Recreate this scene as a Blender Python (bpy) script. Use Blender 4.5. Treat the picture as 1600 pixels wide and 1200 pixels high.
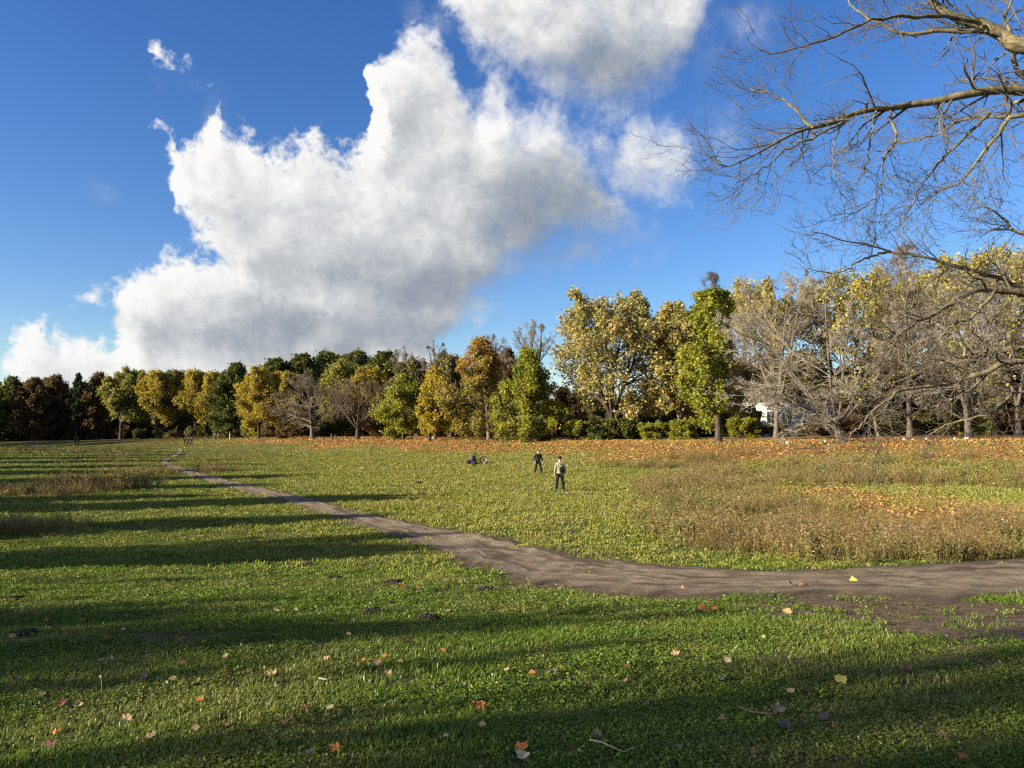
import bpy, bmesh, math, random
import numpy as np
from mathutils import Vector, Matrix, Euler

for _o in list(bpy.data.objects):
    bpy.data.objects.remove(_o, do_unlink=True)
S = bpy.context.scene
COL = S.collection
R = math.radians

# ------------------------------------------------------------------ camera
CAM_Z = 2.9
FPX = 1202.0                    # focal length in pixels of the 1600 px wide photograph
PITCH = math.atan(79.0 / FPX)
cam_d = bpy.data.cameras.new('camera')
cam = bpy.data.objects.new('camera', cam_d)
COL.objects.link(cam)
cam.location = (0, 0, CAM_Z)
cam.rotation_euler = (math.pi / 2 + PITCH, 0, 0)
cam_d.sensor_width = 36.0
cam_d.lens = FPX / 1600 * 36.0
cam_d.clip_start = 0.1
cam_d.clip_end = 5000
S.camera = cam
_cp, _sp = math.cos(PITCH), math.sin(PITCH)


def ray(px, py):
    """world direction (with y = 1) that the photograph shows at a pixel"""
    a, b = (px - 800) / FPX, (600 - py) / FPX
    d = np.array([a, _cp - b * _sp, _sp + b * _cp])
    return d / d[1]


def at(px, py, Y):
    d = ray(px, py)
    return np.array([d[0] * Y, Y, CAM_Z + d[2] * Y])


# ------------------------------------------------------------------ exposure, sun and sky
EXPO = 1.5
S.view_settings.view_transform = 'Standard'
S.view_settings.look = 'None'
S.view_settings.gamma = 1.0
S.view_settings.exposure = EXPO
S.view_settings.use_curve_mapping = False

SUN_EL = R(17.0)
SUN_AZ = R(-112.0)              # clockwise from +Y: left of the camera and a little behind it
to_sun = Vector((math.sin(SUN_AZ) * math.cos(SUN_EL), math.cos(SUN_AZ) * math.cos(SUN_EL), math.sin(SUN_EL)))
sun_d = bpy.data.lights.new('sun', 'SUN')
sun_d.energy = 5.0
sun_d.angle = R(0.53)
sun_d.color = (1.0, 0.90, 0.74)
sun = bpy.data.objects.new('sun', sun_d)
COL.objects.link(sun)
sun.location = (-60, -20, 40)
sun.rotation_euler = to_sun.to_track_quat('Z', 'Y').to_euler()

S.cycles.use_denoising = False
S.cycles.filter_width = 1.3
S.cycles.max_bounces = 6
S.cycles.diffuse_bounces = 3
S.cycles.glossy_bounces = 2
S.cycles.transmission_bounces = 4
S.cycles.transparent_max_bounces = 8
S.cycles.use_fast_gi = False
try:
    S.cycles.denoiser = 'OPENIMAGEDENOISE'
    S.cycles.denoising_input_passes = 'RGB_ALBEDO_NORMAL'
except Exception:
    pass


class NT:
    """small helper for node trees"""
    def __init__(self, tree):
        self.t = tree

    def n(self, typ, **kw):
        nd = self.t.nodes.new(typ)
        for k, v in kw.items():
            setattr(nd, k, v)
        return nd

    def put(self, sock, v):
        if isinstance(v, bpy.types.NodeSocket):
            self.t.links.new(v, sock)
        elif v is not None:
            try:
                sock.default_value = v
            except Exception:
                if isinstance(v, (tuple, list)) and len(v) == 3:
                    sock.default_value = (*v, 1)
                else:
                    raise

    def math(self, op, a, b=None, c=None, clamp=False):
        nd = self.n('ShaderNodeMath', operation=op, use_clamp=clamp)
        for i, v in enumerate((a, b, c)):
            self.put(nd.inputs[i], v)
        return nd.outputs[0]

    def vmath(self, op, a, b=None, c=None):
        nd = self.n('ShaderNodeVectorMath', operation=op)
        for i, v in enumerate((a, b, c)):
            self.put(nd.inputs[i], v)
        return nd.outputs['Value'] if op in ('LENGTH', 'DISTANCE', 'DOT_PRODUCT') else nd.outputs[0]

    def noise(self, vec, scale, detail=3, rough=0.5, lac=2.0, dist=0.0, color=False):
        nd = self.n('ShaderNodeTexNoise')
        self.put(nd.inputs['Vector'], vec)
        self.put(nd.inputs['Scale'], scale)
        nd.inputs['Detail'].default_value = detail
        nd.inputs['Roughness'].default_value = rough
        nd.inputs['Lacunarity'].default_value = lac
        nd.inputs['Distortion'].default_value = dist
        return nd.outputs['Color' if color else 'Fac']

    def mix(self, fac, a, b, blend='MIX'):
        nd = self.n('ShaderNodeMix', data_type='RGBA', blend_type=blend)
        self.put(nd.inputs[0], fac)
        self.put(nd.inputs[6], a if not isinstance(a, (tuple, list)) else (*a[:3], 1))
        self.put(nd.inputs[7], b if not isinstance(b, (tuple, list)) else (*b[:3], 1))
        return nd.outputs[2]

    def rng(self, v, a, b, c=0.0, d=1.0, smooth=True):
        nd = self.n('ShaderNodeMapRange', interpolation_type='SMOOTHSTEP' if smooth else 'LINEAR')
        for i, x in enumerate((v, a, b, c, d)):
            self.put(nd.inputs[i], x)
        return nd.outputs[0]

    def attr(self, name):
        nd = self.n('ShaderNodeAttribute', attribute_name=name)
        return nd


def ang(px, py):
    d = ray(px, py)
    return math.atan2(d[0], d[1]), math.atan2(d[2], math.hypot(d[0], d[1]))


# cumulus: upper and lower outlines as seen in the sky, kept as curves of elevation over azimuth
LAYERS = {
    'far_bank': ([(0, 585), (8, 570), (20, 550), (45, 522), (62, 503), (80, 520), (95, 511), (115, 516), (135, 534), (160, 528), (185, 545), (215, 530), (260, 500), (320, 480), (430, 480), (540, 560)],
                 [(0, 588), (15, 585), (40, 640), (540, 640)]),
    'bank': ([(108, 470), (130, 461), (165, 452), (172, 434), (192, 424), (228, 424), (250, 406), (290, 396), (335, 400), (356, 412), (380, 420), (450, 440), (520, 500)],
             [(108, 472), (150, 486), (175, 505), (190, 540), (215, 620), (520, 620)]),
    'tower': ([(240, 200), (247, 184), (262, 182), (280, 222), (300, 216), (328, 196), (344, 168), (356, 196), (378, 196), (392, 198), (410, 222), (445, 220), (488, 210), (520, 226), (540, 236), (556, 228),
               (568, 205), (575, 165), (580, 110), (588, 62), (612, 62), (626, 44), (660, 40), (690, 54), (704, 84), (716, 132), (738, 152), (756, 118), (776, 113), (796, 142), (810, 166), (832, 143), (852, 147), (872, 165),
               (890, 205), (908, 225), (935, 245), (965, 290), (990, 335), (1005, 352)],
              [(240, 205), (252, 250), (266, 285), (274, 335), (290, 352), (322, 376), (345, 402), (362, 440), (385, 620), (640, 620), (690, 560), (716, 512), (760, 478), (800, 452), (832, 425), (882, 388), (950, 366), (1005, 356)]),
    'upper': ([(678, 0), (690, -60), (760, -110), (900, -130), (1050, -110), (1100, -50), (1112, 0)],
              [(678, 5), (700, 34), (722, 62), (742, 90), (772, 112), (802, 126), (850, 142), (900, 166), (940, 180), (970, 179), (1000, 166), (1040, 146), (1072, 114), (1088, 78), (1098, 40), (1112, 5)]),
    'small': ([(912, 232), (932, 218), (958, 242), (974, 205), (986, 184), (1010, 176), (1032, 194), (1056, 200), (1076, 226), (1092, 262)],
              [(912, 234), (930, 262), (955, 277), (975, 297), (1000, 320), (1030, 322), (1060, 303), (1080, 287), (1092, 266)]),
    'low_bank': ([(836, 640), (860, 590), (900, 566), (960, 574), (1020, 560), (1090, 580), (1180, 566), (1260, 590), (1330, 640)],
                 [(836, 642), (860, 640), (1330, 642)]),
    'wisp': ([(226, 50), (240, 62), (258, 84), (285, 100), (308, 108), (330, 126)],
             [(226, 56), (236, 108), (252, 124), (275, 137), (302, 140), (330, 134)]),
}
# thin veils and flat shaded undersides: centre and half sizes
VEIL = [(930, 345, 120, 70), (1110, 215, 70, 45), (1060, 50, 100, 90), (690, 20, 60, 50), (345, 185, 24, 45), (1180, 30, 60, 30), (290, 125, 40, 16), (900, 400, 150, 30), (150, 302, 26, 12), (780, 482, 24, 24), (735, 484, 17, 20)]
BASE = [(690, 440, 230, 62), (850, 375, 190, 70), (540, 528, 280, 48), (880, 320, 150, 90), (960, 110, 190, 70)]


def blobs_to_angles(lst):
    out = []
    for px, py, rx, ry in lst:
        a, e = ang(px, py)
        a2, _ = ang(px + rx, py)
        _, e2 = ang(px, py - ry)
        out.append((a, e, abs(a2 - a), abs(e2 - e)))
    return out


def blob_field(N, P, blobs, k):
    acc = None
    for a, e, ra, re in blobs:
        q = N.vmath('MULTIPLY_ADD', P, (1 / ra, 1 / re, 0), (-a / ra, -e / re, 0))
        ln = N.vmath('LENGTH', q)
        rm = math.sqrt(ra * re)
        m = N.math('MULTIPLY_ADD', ln, -rm, rm)
        acc = m if acc is None else N.math('SMOOTH_MAX', acc, m, k)
    return acc


def polar(N, d):
    sep = N.n('ShaderNodeSeparateXYZ')
    N.put(sep.inputs[0], d)
    az = N.math('ARCTAN2', sep.outputs[0], sep.outputs[1])
    el = N.math('ARCSINE', sep.outputs[2])
    return az, el


def float_curve(N, val, pts):
    nd = N.n('ShaderNodeFloatCurve')
    c = nd.mapping.curves[0]
    nd.mapping.use_clip = False
    while len(c.points) < len(pts):
        c.points.new(0.5, 0.5)
    for p, (x, y) in zip(c.points, pts):
        p.location = (x, y)
        p.handle_type = 'AUTO_CLAMPED'
    nd.mapping.update()
    N.put(nd.inputs['Value'], val)
    return nd.outputs[0]


def cloud_group():
    g = bpy.data.node_groups.new('cumulus_field', 'ShaderNodeTree')
    g.interface.new_socket('Vector', in_out='INPUT', socket_type='NodeSocketVector')
    for nm in ('Field', 'Billow'):
        g.interface.new_socket(nm, in_out='OUTPUT', socket_type='NodeSocketFloat')
    N = NT(g)
    gi, go = N.n('NodeGroupInput'), N.n('NodeGroupOutput')
    d = gi.outputs[0]
    w = N.noise(d, 20.0, 4, 0.55, color=True)
    dw = N.vmath('ADD', d, N.vmath('MULTIPLY_ADD', w, (0.055,) * 3, (-0.0275,) * 3))
    az, el = polar(N, dw)
    acc = None
    for nm, (top, bot) in LAYERS.items():
        tp = [ang(x, y) for x, y in top]
        bp = [ang(x, y) for x, y in bot]
        a0, a1 = tp[0][0], tp[-1][0]
        t = N.math('MULTIPLY_ADD', az, 1 / (a1 - a0), -a0 / (a1 - a0))
        lo, hi = -0.05, 0.75
        T = float_curve(N, t, [((a - a0) / (a1 - a0), (e - lo) / (hi - lo)) for a, e in tp])
        B = float_curve(N, t, [((a - a0) / (a1 - a0), (e - lo) / (hi - lo)) for a, e in bp])
        en = N.math('MULTIPLY_ADD', el, 1 / (hi - lo), -lo / (hi - lo))
        m = N.math('SMOOTH_MIN', N.math('SUBTRACT', T, en), N.math('SUBTRACT', en, B), 0.02)
        m = N.math('MULTIPLY', m, hi - lo)
        # ends of the layer
        edge = N.math('MULTIPLY', N.math('MINIMUM', t, N.math('SUBTRACT', 1.0, t)), (a1 - a0))
        m = N.math('MINIMUM', m, N.math('MULTIPLY_ADD', edge, 1.5, 0.0))
        acc = m if acc is None else N.math('SMOOTH_MAX', acc, m, 0.012)
    # the same kind of cumulus round the rest of the sky
    gen = N.math('MULTIPLY_ADD', N.noise(d, 2.6, 2, 0.5), 0.9, -0.50)
    gen = N.math('MULTIPLY_ADD', N.rng(N.math('ABSOLUTE', az), 0.70, 1.0, 1.0, 0.0), -0.6, gen)
    acc = N.math('MAXIMUM', acc, gen)
    acc = N.math('MAXIMUM', N.math('MINIMUM', acc, 0.055), -0.09)
    b1 = N.noise(d, 21.0, 7, 0.60, 2.15)
    b2 = N.noise(dw, 60.0, 2, 0.5)
    bil = N.math('ADD', N.math('MULTIPLY_ADD', b1, 0.115, -0.058), N.math('MULTIPLY', N.math('ABSOLUTE', N.math('SUBTRACT', b2, 0.5)), -0.05))
    g.links.new(acc, go.inputs[0])
    g.links.new(bil, go.inputs[1])
    return g


def build_world():
    w = bpy.data.worlds.new('World')
    S.world = w
    w.use_nodes = True
    w.cycles.sampling_method = 'NONE'
    t = w.node_tree
    t.nodes.clear()
    N = NT(t)
    out = N.n('ShaderNodeOutputWorld')
    sky = N.n('ShaderNodeTexSky', sky_type='NISHITA')
    sky.sun_disc = False
    sky.sun_elevation = SUN_EL
    sky.sun_rotation = SUN_AZ
    sky.air_density = 1.0
    sky.dust_density = 0.3
    sky.ozone_density = 3.0
    tc = N.n('ShaderNodeTexCoord')
    d = tc.outputs['Generated']
    hs = N.n('ShaderNodeHueSaturation')
    hs.inputs['Hue'].default_value = 0.515
    hs.inputs['Saturation'].default_value = 1.25
    hs.inputs['Value'].default_value = 1.0
    t.links.new(sky.outputs[0], hs.inputs['Color'])
    G = cloud_group()

    def field(vec):
        nd = N.n('ShaderNodeGroup')
        nd.node_tree = G
        t.links.new(vec, nd.inputs[0])
        return nd.outputs[0], nd.outputs[1]
    F0, b0 = field(d)
    F1, b1 = field(N.vmath('ADD', d, (-0.020, -0.004, 0.020)))      # a step towards the sun
    f0 = N.math('ADD', F0, b0)
    sep = N.n('ShaderNodeSeparateXYZ')
    t.links.new(d, sep.inputs[0])
    az, el = polar(N, d)
    # crisp edges on the sunny left, smoky ones on the right
    soft = N.rng(az, -0.25, 0.10, 0.018, 0.062)
    alpha = N.rng(f0, N.math('MULTIPLY', soft, -0.5), soft)
    wv = N.noise(d, 9, 3, 0.55, color=True)
    az2, el2 = polar(N, N.vmath('ADD', d, N.vmath('MULTIPLY_ADD', wv, (0.08,) * 3, (-0.04,) * 3)))
    P = N.n('ShaderNodeCombineXYZ')
    t.links.new(az2, P.inputs[0])
    t.links.new(el2, P.inputs[1])
    P = P.outputs[0]
    veil = N.rng(blob_field(N, P, blobs_to_angles(VEIL), 0.02), -0.012, 0.05)
    veil = N.math('MULTIPLY', N.math('MULTIPLY', veil, 0.8), N.rng(N.math('MULTIPLY_ADD', b0, 8.0, 0.55), 0.30, 0.95))
    alpha = N.math('MAXIMUM', alpha, veil)
    alpha = N.math('MULTIPLY', alpha, N.rng(el, -0.01, 0.03))
    base = N.rng(N.math('MULTIPLY_ADD', N.noise(d, 13.0, 4, 0.6), 0.05, N.math('SUBTRACT', blob_field(N, P, blobs_to_angles(BASE), 0.05), 0.025)), -0.045, 0.09)
    lit = N.math('MULTIPLY_ADD', N.math('SUBTRACT', F0, F1), 7.0, 0.62)
    lit = N.math('MULTIPLY_ADD', N.math('SUBTRACT', b0, b1), 8.0, lit)
    lit = N.math('MULTIPLY_ADD', N.noise(d, 7.0, 3, 0.5), 1.2, N.math('SUBTRACT', lit, 0.66))
    lit = N.math('MULTIPLY_ADD', N.rng(f0, 0.0, 0.05, 0.22, 0.0), N.rng(base, 0.0, 1.0, 1.0, 0.3), lit)
    lit = N.math('MULTIPLY_ADD', base, -0.72, lit)
    lit = N.math('MULTIPLY_ADD', lit, 0.70, 0.34)
    cr = N.n('ShaderNodeValToRGB')
    cr.color_ramp.interpolation = 'LINEAR'
    e = cr.color_ramp.elements
    e[0].position, e[0].color = 0.0, (0.26, 0.305, 0.37, 1)
    e[1].position, e[1].color = 1.0, (0.97, 0.965, 0.945, 1)
    for p, c in ((0.28, (0.37, 0.41, 0.465)), (0.50, (0.52, 0.55, 0.58)), (0.68, (0.68, 0.70, 0.71)), (0.84, (0.84, 0.845, 0.84))):
        x = e.new(p)
        x.color = (*c, 1)
    t.links.new(lit, cr.inputs[0])
    bg1, bg2 = N.n('ShaderNodeBackground'), N.n('ShaderNodeBackground')
    t.links.new(hs.outputs[0], bg1.inputs[0])
    bg1.inputs[1].default_value = SKY_STRENGTH
    t.links.new(cr.outputs[0], bg2.inputs[0])
    bg2.inputs[1].default_value = 2 ** (-EXPO)
    mx = N.n('ShaderNodeMixShader')
    t.links.new(alpha, mx.inputs[0])
    t.links.new(bg1.outputs[0], mx.inputs[1])
    t.links.new(bg2.outputs[0], mx.inputs[2])
    t.links.new(mx.outputs[0], out.inputs[0])


SKY_STRENGTH = 0.066
build_world()

# ------------------------------------------------------------------ helpers
def sstep(a, b, x):
    t = np.clip((np.asarray(x, float) - a) / (b - a), 0, 1)
    return t * t * (3 - 2 * t)


_rs = np.random.RandomState(7)
_LAT = _rs.rand(256, 256)


def vnoise(x, y, s=1.0, seed=0):
    """tileable value noise in numpy"""
    x = np.asarray(x, float) / s + seed * 17.3
    y = np.asarray(y, float) / s + seed * 9.1
    i, j = np.floor(x).astype(int), np.floor(y).astype(int)
    u, v = x - i, y - j
    u, v = u * u * (3 - 2 * u), v * v * (3 - 2 * v)
    g = lambda a, b: _LAT[a & 255, b & 255]
    return (g(i, j) * (1 - u) + g(i + 1, j) * u) * (1 - v) + (g(i, j + 1) * (1 - u) + g(i + 1, j + 1) * u) * v


def fnoise(x, y, s, n=3, seed=0):
    r, a, tot = 0, 1.0, 0
    for k in range(n):
        r = r + a * vnoise(x, y, s / 2 ** k, seed + k)
        tot += a
        a *= 0.55
    return r / tot


def tag(o, label=None, cat=None, group=None, kind=None):
    if label: o['label'] = label
    if cat: o['category'] = cat
    if group: o['group'] = group
    if kind: o['kind'] = kind
    return o


def empty(name, loc=(0, 0, 0), rz=0.0, scale=(1, 1, 1)):
    o = bpy.data.objects.new(name, None)
    COL.objects.link(o)
    o.location = tuple(float(v) for v in loc)
    o.rotation_euler = (0, 0, rz)
    o.scale = scale
    o.empty_display_size = 0.3
    return o


def mesh_np(name, verts, faces, mat=None, smooth=False, attrs=None):
    """verts (n,3), faces (m,k) arrays -> mesh datablock"""
    verts = np.asarray(verts, np.float32)
    faces = np.asarray(faces, np.int32)
    me = bpy.data.meshes.new(name)
    m, k = faces.shape
    me.vertices.add(len(verts))
    me.vertices.foreach_set('co', verts.ravel())
    me.loops.add(m * k)
    me.loops.foreach_set('vertex_index', faces.ravel())
    me.polygons.add(m)
    me.polygons.foreach_set('loop_start', np.arange(0, m * k, k, dtype=np.int32))
    if smooth:
        me.polygons.foreach_set('use_smooth', np.ones(m, bool))
    for an, (dom, arr) in (attrs or {}).items():
        arr = np.asarray(arr, np.float32)
        if arr.ndim == 1:
            at_ = me.attributes.new(an, 'FLOAT', dom)
            at_.data.foreach_set('value', arr)
        else:
            at_ = me.attributes.new(an, 'FLOAT_VECTOR', dom)
            at_.data.foreach_set('vector', arr.ravel())
    me.update(calc_edges=True)
    if mat:
        me.materials.append(mat)
    return me


def obj(name, me, parent=None, loc=None):
    o = bpy.data.objects.new(name, me)
    COL.objects.link(o)
    if parent is not None:
        o.parent = parent
    if loc is not None:
        o.location = tuple(float(v) for v in loc)
    return o


def copy_tree(root, loc, rz=0.0, scale=None):
    r = root.copy()
    COL.objects.link(r)
    r.location = tuple(float(v) for v in loc)
    r.rotation_euler = (0, 0, rz)
    if scale is not None:
        r.scale = scale
    for ch in root.children:
        c = ch.copy()
        COL.objects.link(c)
        c.parent = r
        for g in ch.children:
            d = g.copy()
            COL.objects.link(d)
            d.parent = c
    return r


def new_mat(name):
    m = bpy.data.materials.new(name)
    m.use_nodes = True
    m.node_tree.nodes.clear()
    N = NT(m.node_tree)
    out = N.n('ShaderNodeOutputMaterial')
    return m, N, out


def principled(N, out, color, rough=0.8, bump=None, bump_str=0.3, bump_dist=0.02, spec=0.3, metal=0.0):
    b = N.n('ShaderNodeBsdfPrincipled')
    N.put(b.inputs['Base Color'], color if not isinstance(color, (tuple, list)) else (*color[:3], 1))
    N.put(b.inputs['Roughness'], rough)
    b.inputs['Specular IOR Level'].default_value = spec
    b.inputs['Metallic'].default_value = metal
    if bump is not None:
        bp = N.n('ShaderNodeBump')
        bp.inputs['Strength'].default_value = bump_str
        bp.inputs['Distance'].default_value = bump_dist
        N.put(bp.inputs['Height'], bump)
        N.put(b.inputs['Normal'], bp.outputs[0])
    N.put(out.inputs['Surface'], b.outputs[0])
    return b


def plain_mat(name, color, rough=0.7, var=0.15, scale=8.0, spec=0.3, metal=0.0, bump=0.0):
    """simple procedural paint / cloth: colour with a little noise"""
    m, N, out = new_mat(name)
    tc = N.n('ShaderNodeTexCoord')
    nz = N.noise(tc.outputs['Object'], scale, 4, 0.6)
    c0 = tuple(max(0, c * (1 - var)) for c in color)
    c1 = tuple(min(1, c * (1 + var)) for c in color)
    col = N.mix(N.rng(nz, 0.3, 0.7), c0, c1)
    principled(N, out, col, rough, nz if bump else None, bump, 0.01, spec, metal)
    return m


# ------------------------------------------------------------------ terrain
# line of the wooded bank across the far side of the field (world x, y), from right to left
BANK = np.array([(95, 38), (43, 58), (19.3, 72), (2.2, 100), (-27, 135), (-50, 152), (-82, 195), (-155, 232), (-330, 262)], float)
BANK_H = np.array([2.45, 2.45, 2.3, 2.05, 2.3, 2.3, 1.5, 0.9, 0.8])


def bank_dist(x, y):
    x, y = np.asarray(x, float), np.asarray(y, float)
    best = np.full(x.shape, 1e9)
    sgn = np.ones(x.shape)
    hh = np.zeros(x.shape)
    for i in range(len(BANK) - 1):
        a, b = BANK[i], BANK[i + 1]
        ab = b - a
        L2 = ab @ ab
        t = np.clip(((x - a[0]) * ab[0] + (y - a[1]) * ab[1]) / L2, 0, 1)
        dx, dy = x - (a[0] + t * ab[0]), y - (a[1] + t * ab[1])
        d = np.hypot(dx, dy)
        c = ab[0] * (y - a[1]) - ab[1] * (x - a[0])     # right-to-left line: far side is c < 0
        near = d < best
        best = np.where(near, d, best)
        sgn = np.where(near, np.where(c < 0, 1, -1), sgn)
        hh = np.where(near, BANK_H[i] + t * (BANK_H[i + 1] - BANK_H[i]), hh)
    return best * sgn, hh


def height(x, y):
    x, y = np.asarray(x, float), np.asarray(y, float)
    s, hh = bank_dist(x, y)
    z = 1.28 * (1 - sstep(1.5, 21, y + 0.05 * x))
    z = z + hh * sstep(-22, 2.5, s) + 0.4 * sstep(3, 20, s)
    far = sstep(60, 130, np.hypot(x, y))
    z = z + (fnoise(x, y, 9.0, 3, 3) - 0.5) * 0.20 * (1 - 0.5 * far)
    near = 1 - sstep(18, 40, y)
    z = z + ((fnoise(x, y, 1.1, 3, 11) - 0.5) * 0.085 + (fnoise(x, y, 0.3, 2, 21) - 0.5) * 0.02) * near
    return z


def hz(x, y):
    return float(height(np.array([x]), np.array([y]))[0])


def ground_at(px, py):
    """point of the terrain seen at a pixel of the photograph"""
    d = ray(px, py)
    t = np.concatenate([np.arange(2, 60, 0.05), np.arange(60, 400, 0.3)])
    zz = CAM_Z + d[2] * t
    g = height(d[0] * t, t)
    k = np.argmax(zz <= g)
    if zz[k] > g[k]:
        k = len(t) - 1
    return np.array([d[0] * t[k], t[k], g[k]])


# path outline, traced from where it runs over the field: upper and lower edge
P_UP = [(281, 701), (287, 706), (272, 716), (264, 722), (279, 729), (302, 737), (345, 747), (400, 760), (460, 774), (520, 789), (580, 803), (640, 815), (700, 825), (760, 833), (830, 845), (900, 857), (960, 868), (1040, 880), (1120, 888), (1200, 892), (1300, 890), (1400, 885), (1500, 878), (1600, 872), (1750, 864), (1950, 852)]
P_LO = [(277, 701), (281, 706), (263, 716), (252, 723), (266, 732), (296, 743), (338, 756), (395, 772), (450, 787), (505, 803), (560, 819), (615, 838), (665, 856), (715, 875), (765, 895), (820, 914), (885, 929), (960, 938), (1050, 940), (1140, 934), (1240, 936), (1340, 940), (1440, 943), (1560, 946), (1720, 950), (1950, 950)]


def resample(P, n):
    P = np.asarray(P)
    d = np.r_[0, np.cumsum(np.linalg.norm(np.diff(P, axis=0), axis=1))]
    # even steps in index space keep the two edges paired
    t = np.linspace(0, len(P) - 1, n)
    i = np.clip(t.astype(int), 0, len(P) - 2)
    f = (t - i)[:, None]
    # Catmull-Rom
    g = lambda k: P[np.clip(k, 0, len(P) - 1)]
    p0, p1, p2, p3 = g(i - 1), g(i), g(i + 1), g(i + 2)
    return 0.5 * ((2 * p1) + (-p0 + p2) * f + (2 * p0 - 5 * p1 + 4 * p2 - p3) * f ** 2 + (-p0 + 3 * p1 - 3 * p2 + p3) * f ** 3)


PU = resample([ground_at(*p)[:2] for p in P_UP], 420)
PL = resample([ground_at(*p)[:2] for p in P_LO], 420)
PC = (PU + PL) / 2
_dU = np.linalg.norm(PC[:, None] - PU[None], axis=2).min(1)
_dL = np.linalg.norm(PC[:, None] - PL[None], axis=2).min(1)
PW = np.minimum(_dU, _dL)


def path_dist(x, y):
    """distance to the path's edge: negative on the path"""
    x, y = np.asarray(x, float).ravel(), np.asarray(y, float).ravel()
    out = np.empty(len(x))
    for s in range(0, len(x), 4000):
        d = np.hypot(x[s:s + 4000, None] - PC[None, :, 0], y[s:s + 4000, None] - PC[None, :, 1]) - PW[None, :]
        out[s:s + 4000] = d.min(1)
    return out


def inside_any(x, y, blobs):
    """soft patches: blobs = (cx, cy, rx, ry, strength)"""
    r = np.zeros(np.shape(x))
    for cx, cy, rx, ry, k in blobs:
        q = np.hypot((x - cx) / rx, (y - cy) / ry)
        r = np.maximum(r, k * (1 - sstep(0.6, 1.15, q)))
    return r


def patch(px, py, rpx, rpy, k=1.0):
    """a patch on the ground given where it is seen"""
    c = ground_at(px, py)
    a, b = ground_at(px, py - rpy), ground_at(px, py + rpy)
    return (c[0], (a[1] + b[1]) / 2, rpx / FPX * c[1], max(0.2, (a[1] - b[1]) / 2), k)


# tall dry weeds: right-hand middle of the field and scattered stands on the left
WEED = [patch(1480, 830, 260, 50), patch(1250, 815, 190, 62), patch(1090, 838, 105, 38), patch(1330, 860, 260, 24), patch(1640, 845, 160, 40),
        patch(1230, 742, 190, 20), patch(1480, 745, 190, 18), patch(1060, 722, 150, 10, 0.7), patch(1700, 750, 150, 25),
        patch(70, 768, 120, 14), patch(175, 765, 30, 10), patch(40, 825, 70, 14, 0.7), patch(190, 722, 110, 5, 0.6), patch(355, 718, 14, 6), patch(310, 738, 40, 5, .7),
        patch(230, 742, 50, 4, 0.6), patch(100, 705, 160, 4, 0.6), patch(270, 690, 60, 3, .6), patch(1440, 722, 120, 8, .6)]
LIT_R = [patch(1480, 800, 230, 40, 1.0), patch(1580, 808, 150, 56, 1.0), patch(1420, 830, 150, 40, .7), patch(1050, 815, 90, 50, 0.30)]
BARE = [patch(1510, 975, 260, 60, 1.0), patch(1300, 955, 200, 24, 0.9), patch(1580, 1040, 70, 40, 0.6), patch(690, 850, 50, 10, 0.7), patch(400, 925, 45, 18, 0.55),
        patch(235, 1000, 90, 20, 0.55), patch(620, 915, 60, 18, 0.5), patch(700, 1020, 60, 10, .4), patch(360, 760, 60, 8, .5), patch(1000, 810, 60, 20, .3), patch(1230, 1120, 60, 30, .45),
        patch(900, 1150, 120, 40, .35), patch(640, 830, 40, 5, .6), patch(930, 950, 300, 8, .4)]


def masks(x, y):
    """leaf litter, bare earth and weed cover at points of the ground"""
    s, _ = bank_dist(x, y)
    n1 = fnoise(x, y, 6.0, 3, 31)
    # the left bank lies in grass; litter gathers from the bare trees to the right
    side = sstep(-62, -30, x)
    lit = sstep(-15, -7, s + (n1 - 0.5) * 12) * (0.35 + 0.65 * side)
    lit = np.maximum(lit, inside_any(x, y, LIT_R) * sstep(0.3, 0.6, n1 + 0.1))
    bare = inside_any(x, y, BARE) * (0.35 + 0.65 * sstep(0.28, 0.52, fnoise(x, y, 1.4, 3, 41)))
    bare = np.maximum(bare, 0.8 * sstep(0.38, -0.05, path_dist(x, y).reshape(np.shape(x)) + (fnoise(x, y, 0.8, 3, 51) - 0.5) * 1.1))
    weed = inside_any(x + (n1 - .5) * 3, y + (fnoise(x, y, 4, 2, 61) - .5) * 3, WEED)
    return lit, bare, weed


def spaced(a, b, d0, grow, dmax):
    out, d = [a], d0
    while out[-1] < b:
        out.append(out[-1] + d)
        d = min(dmax, d * grow)
    return np.array(out)


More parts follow.
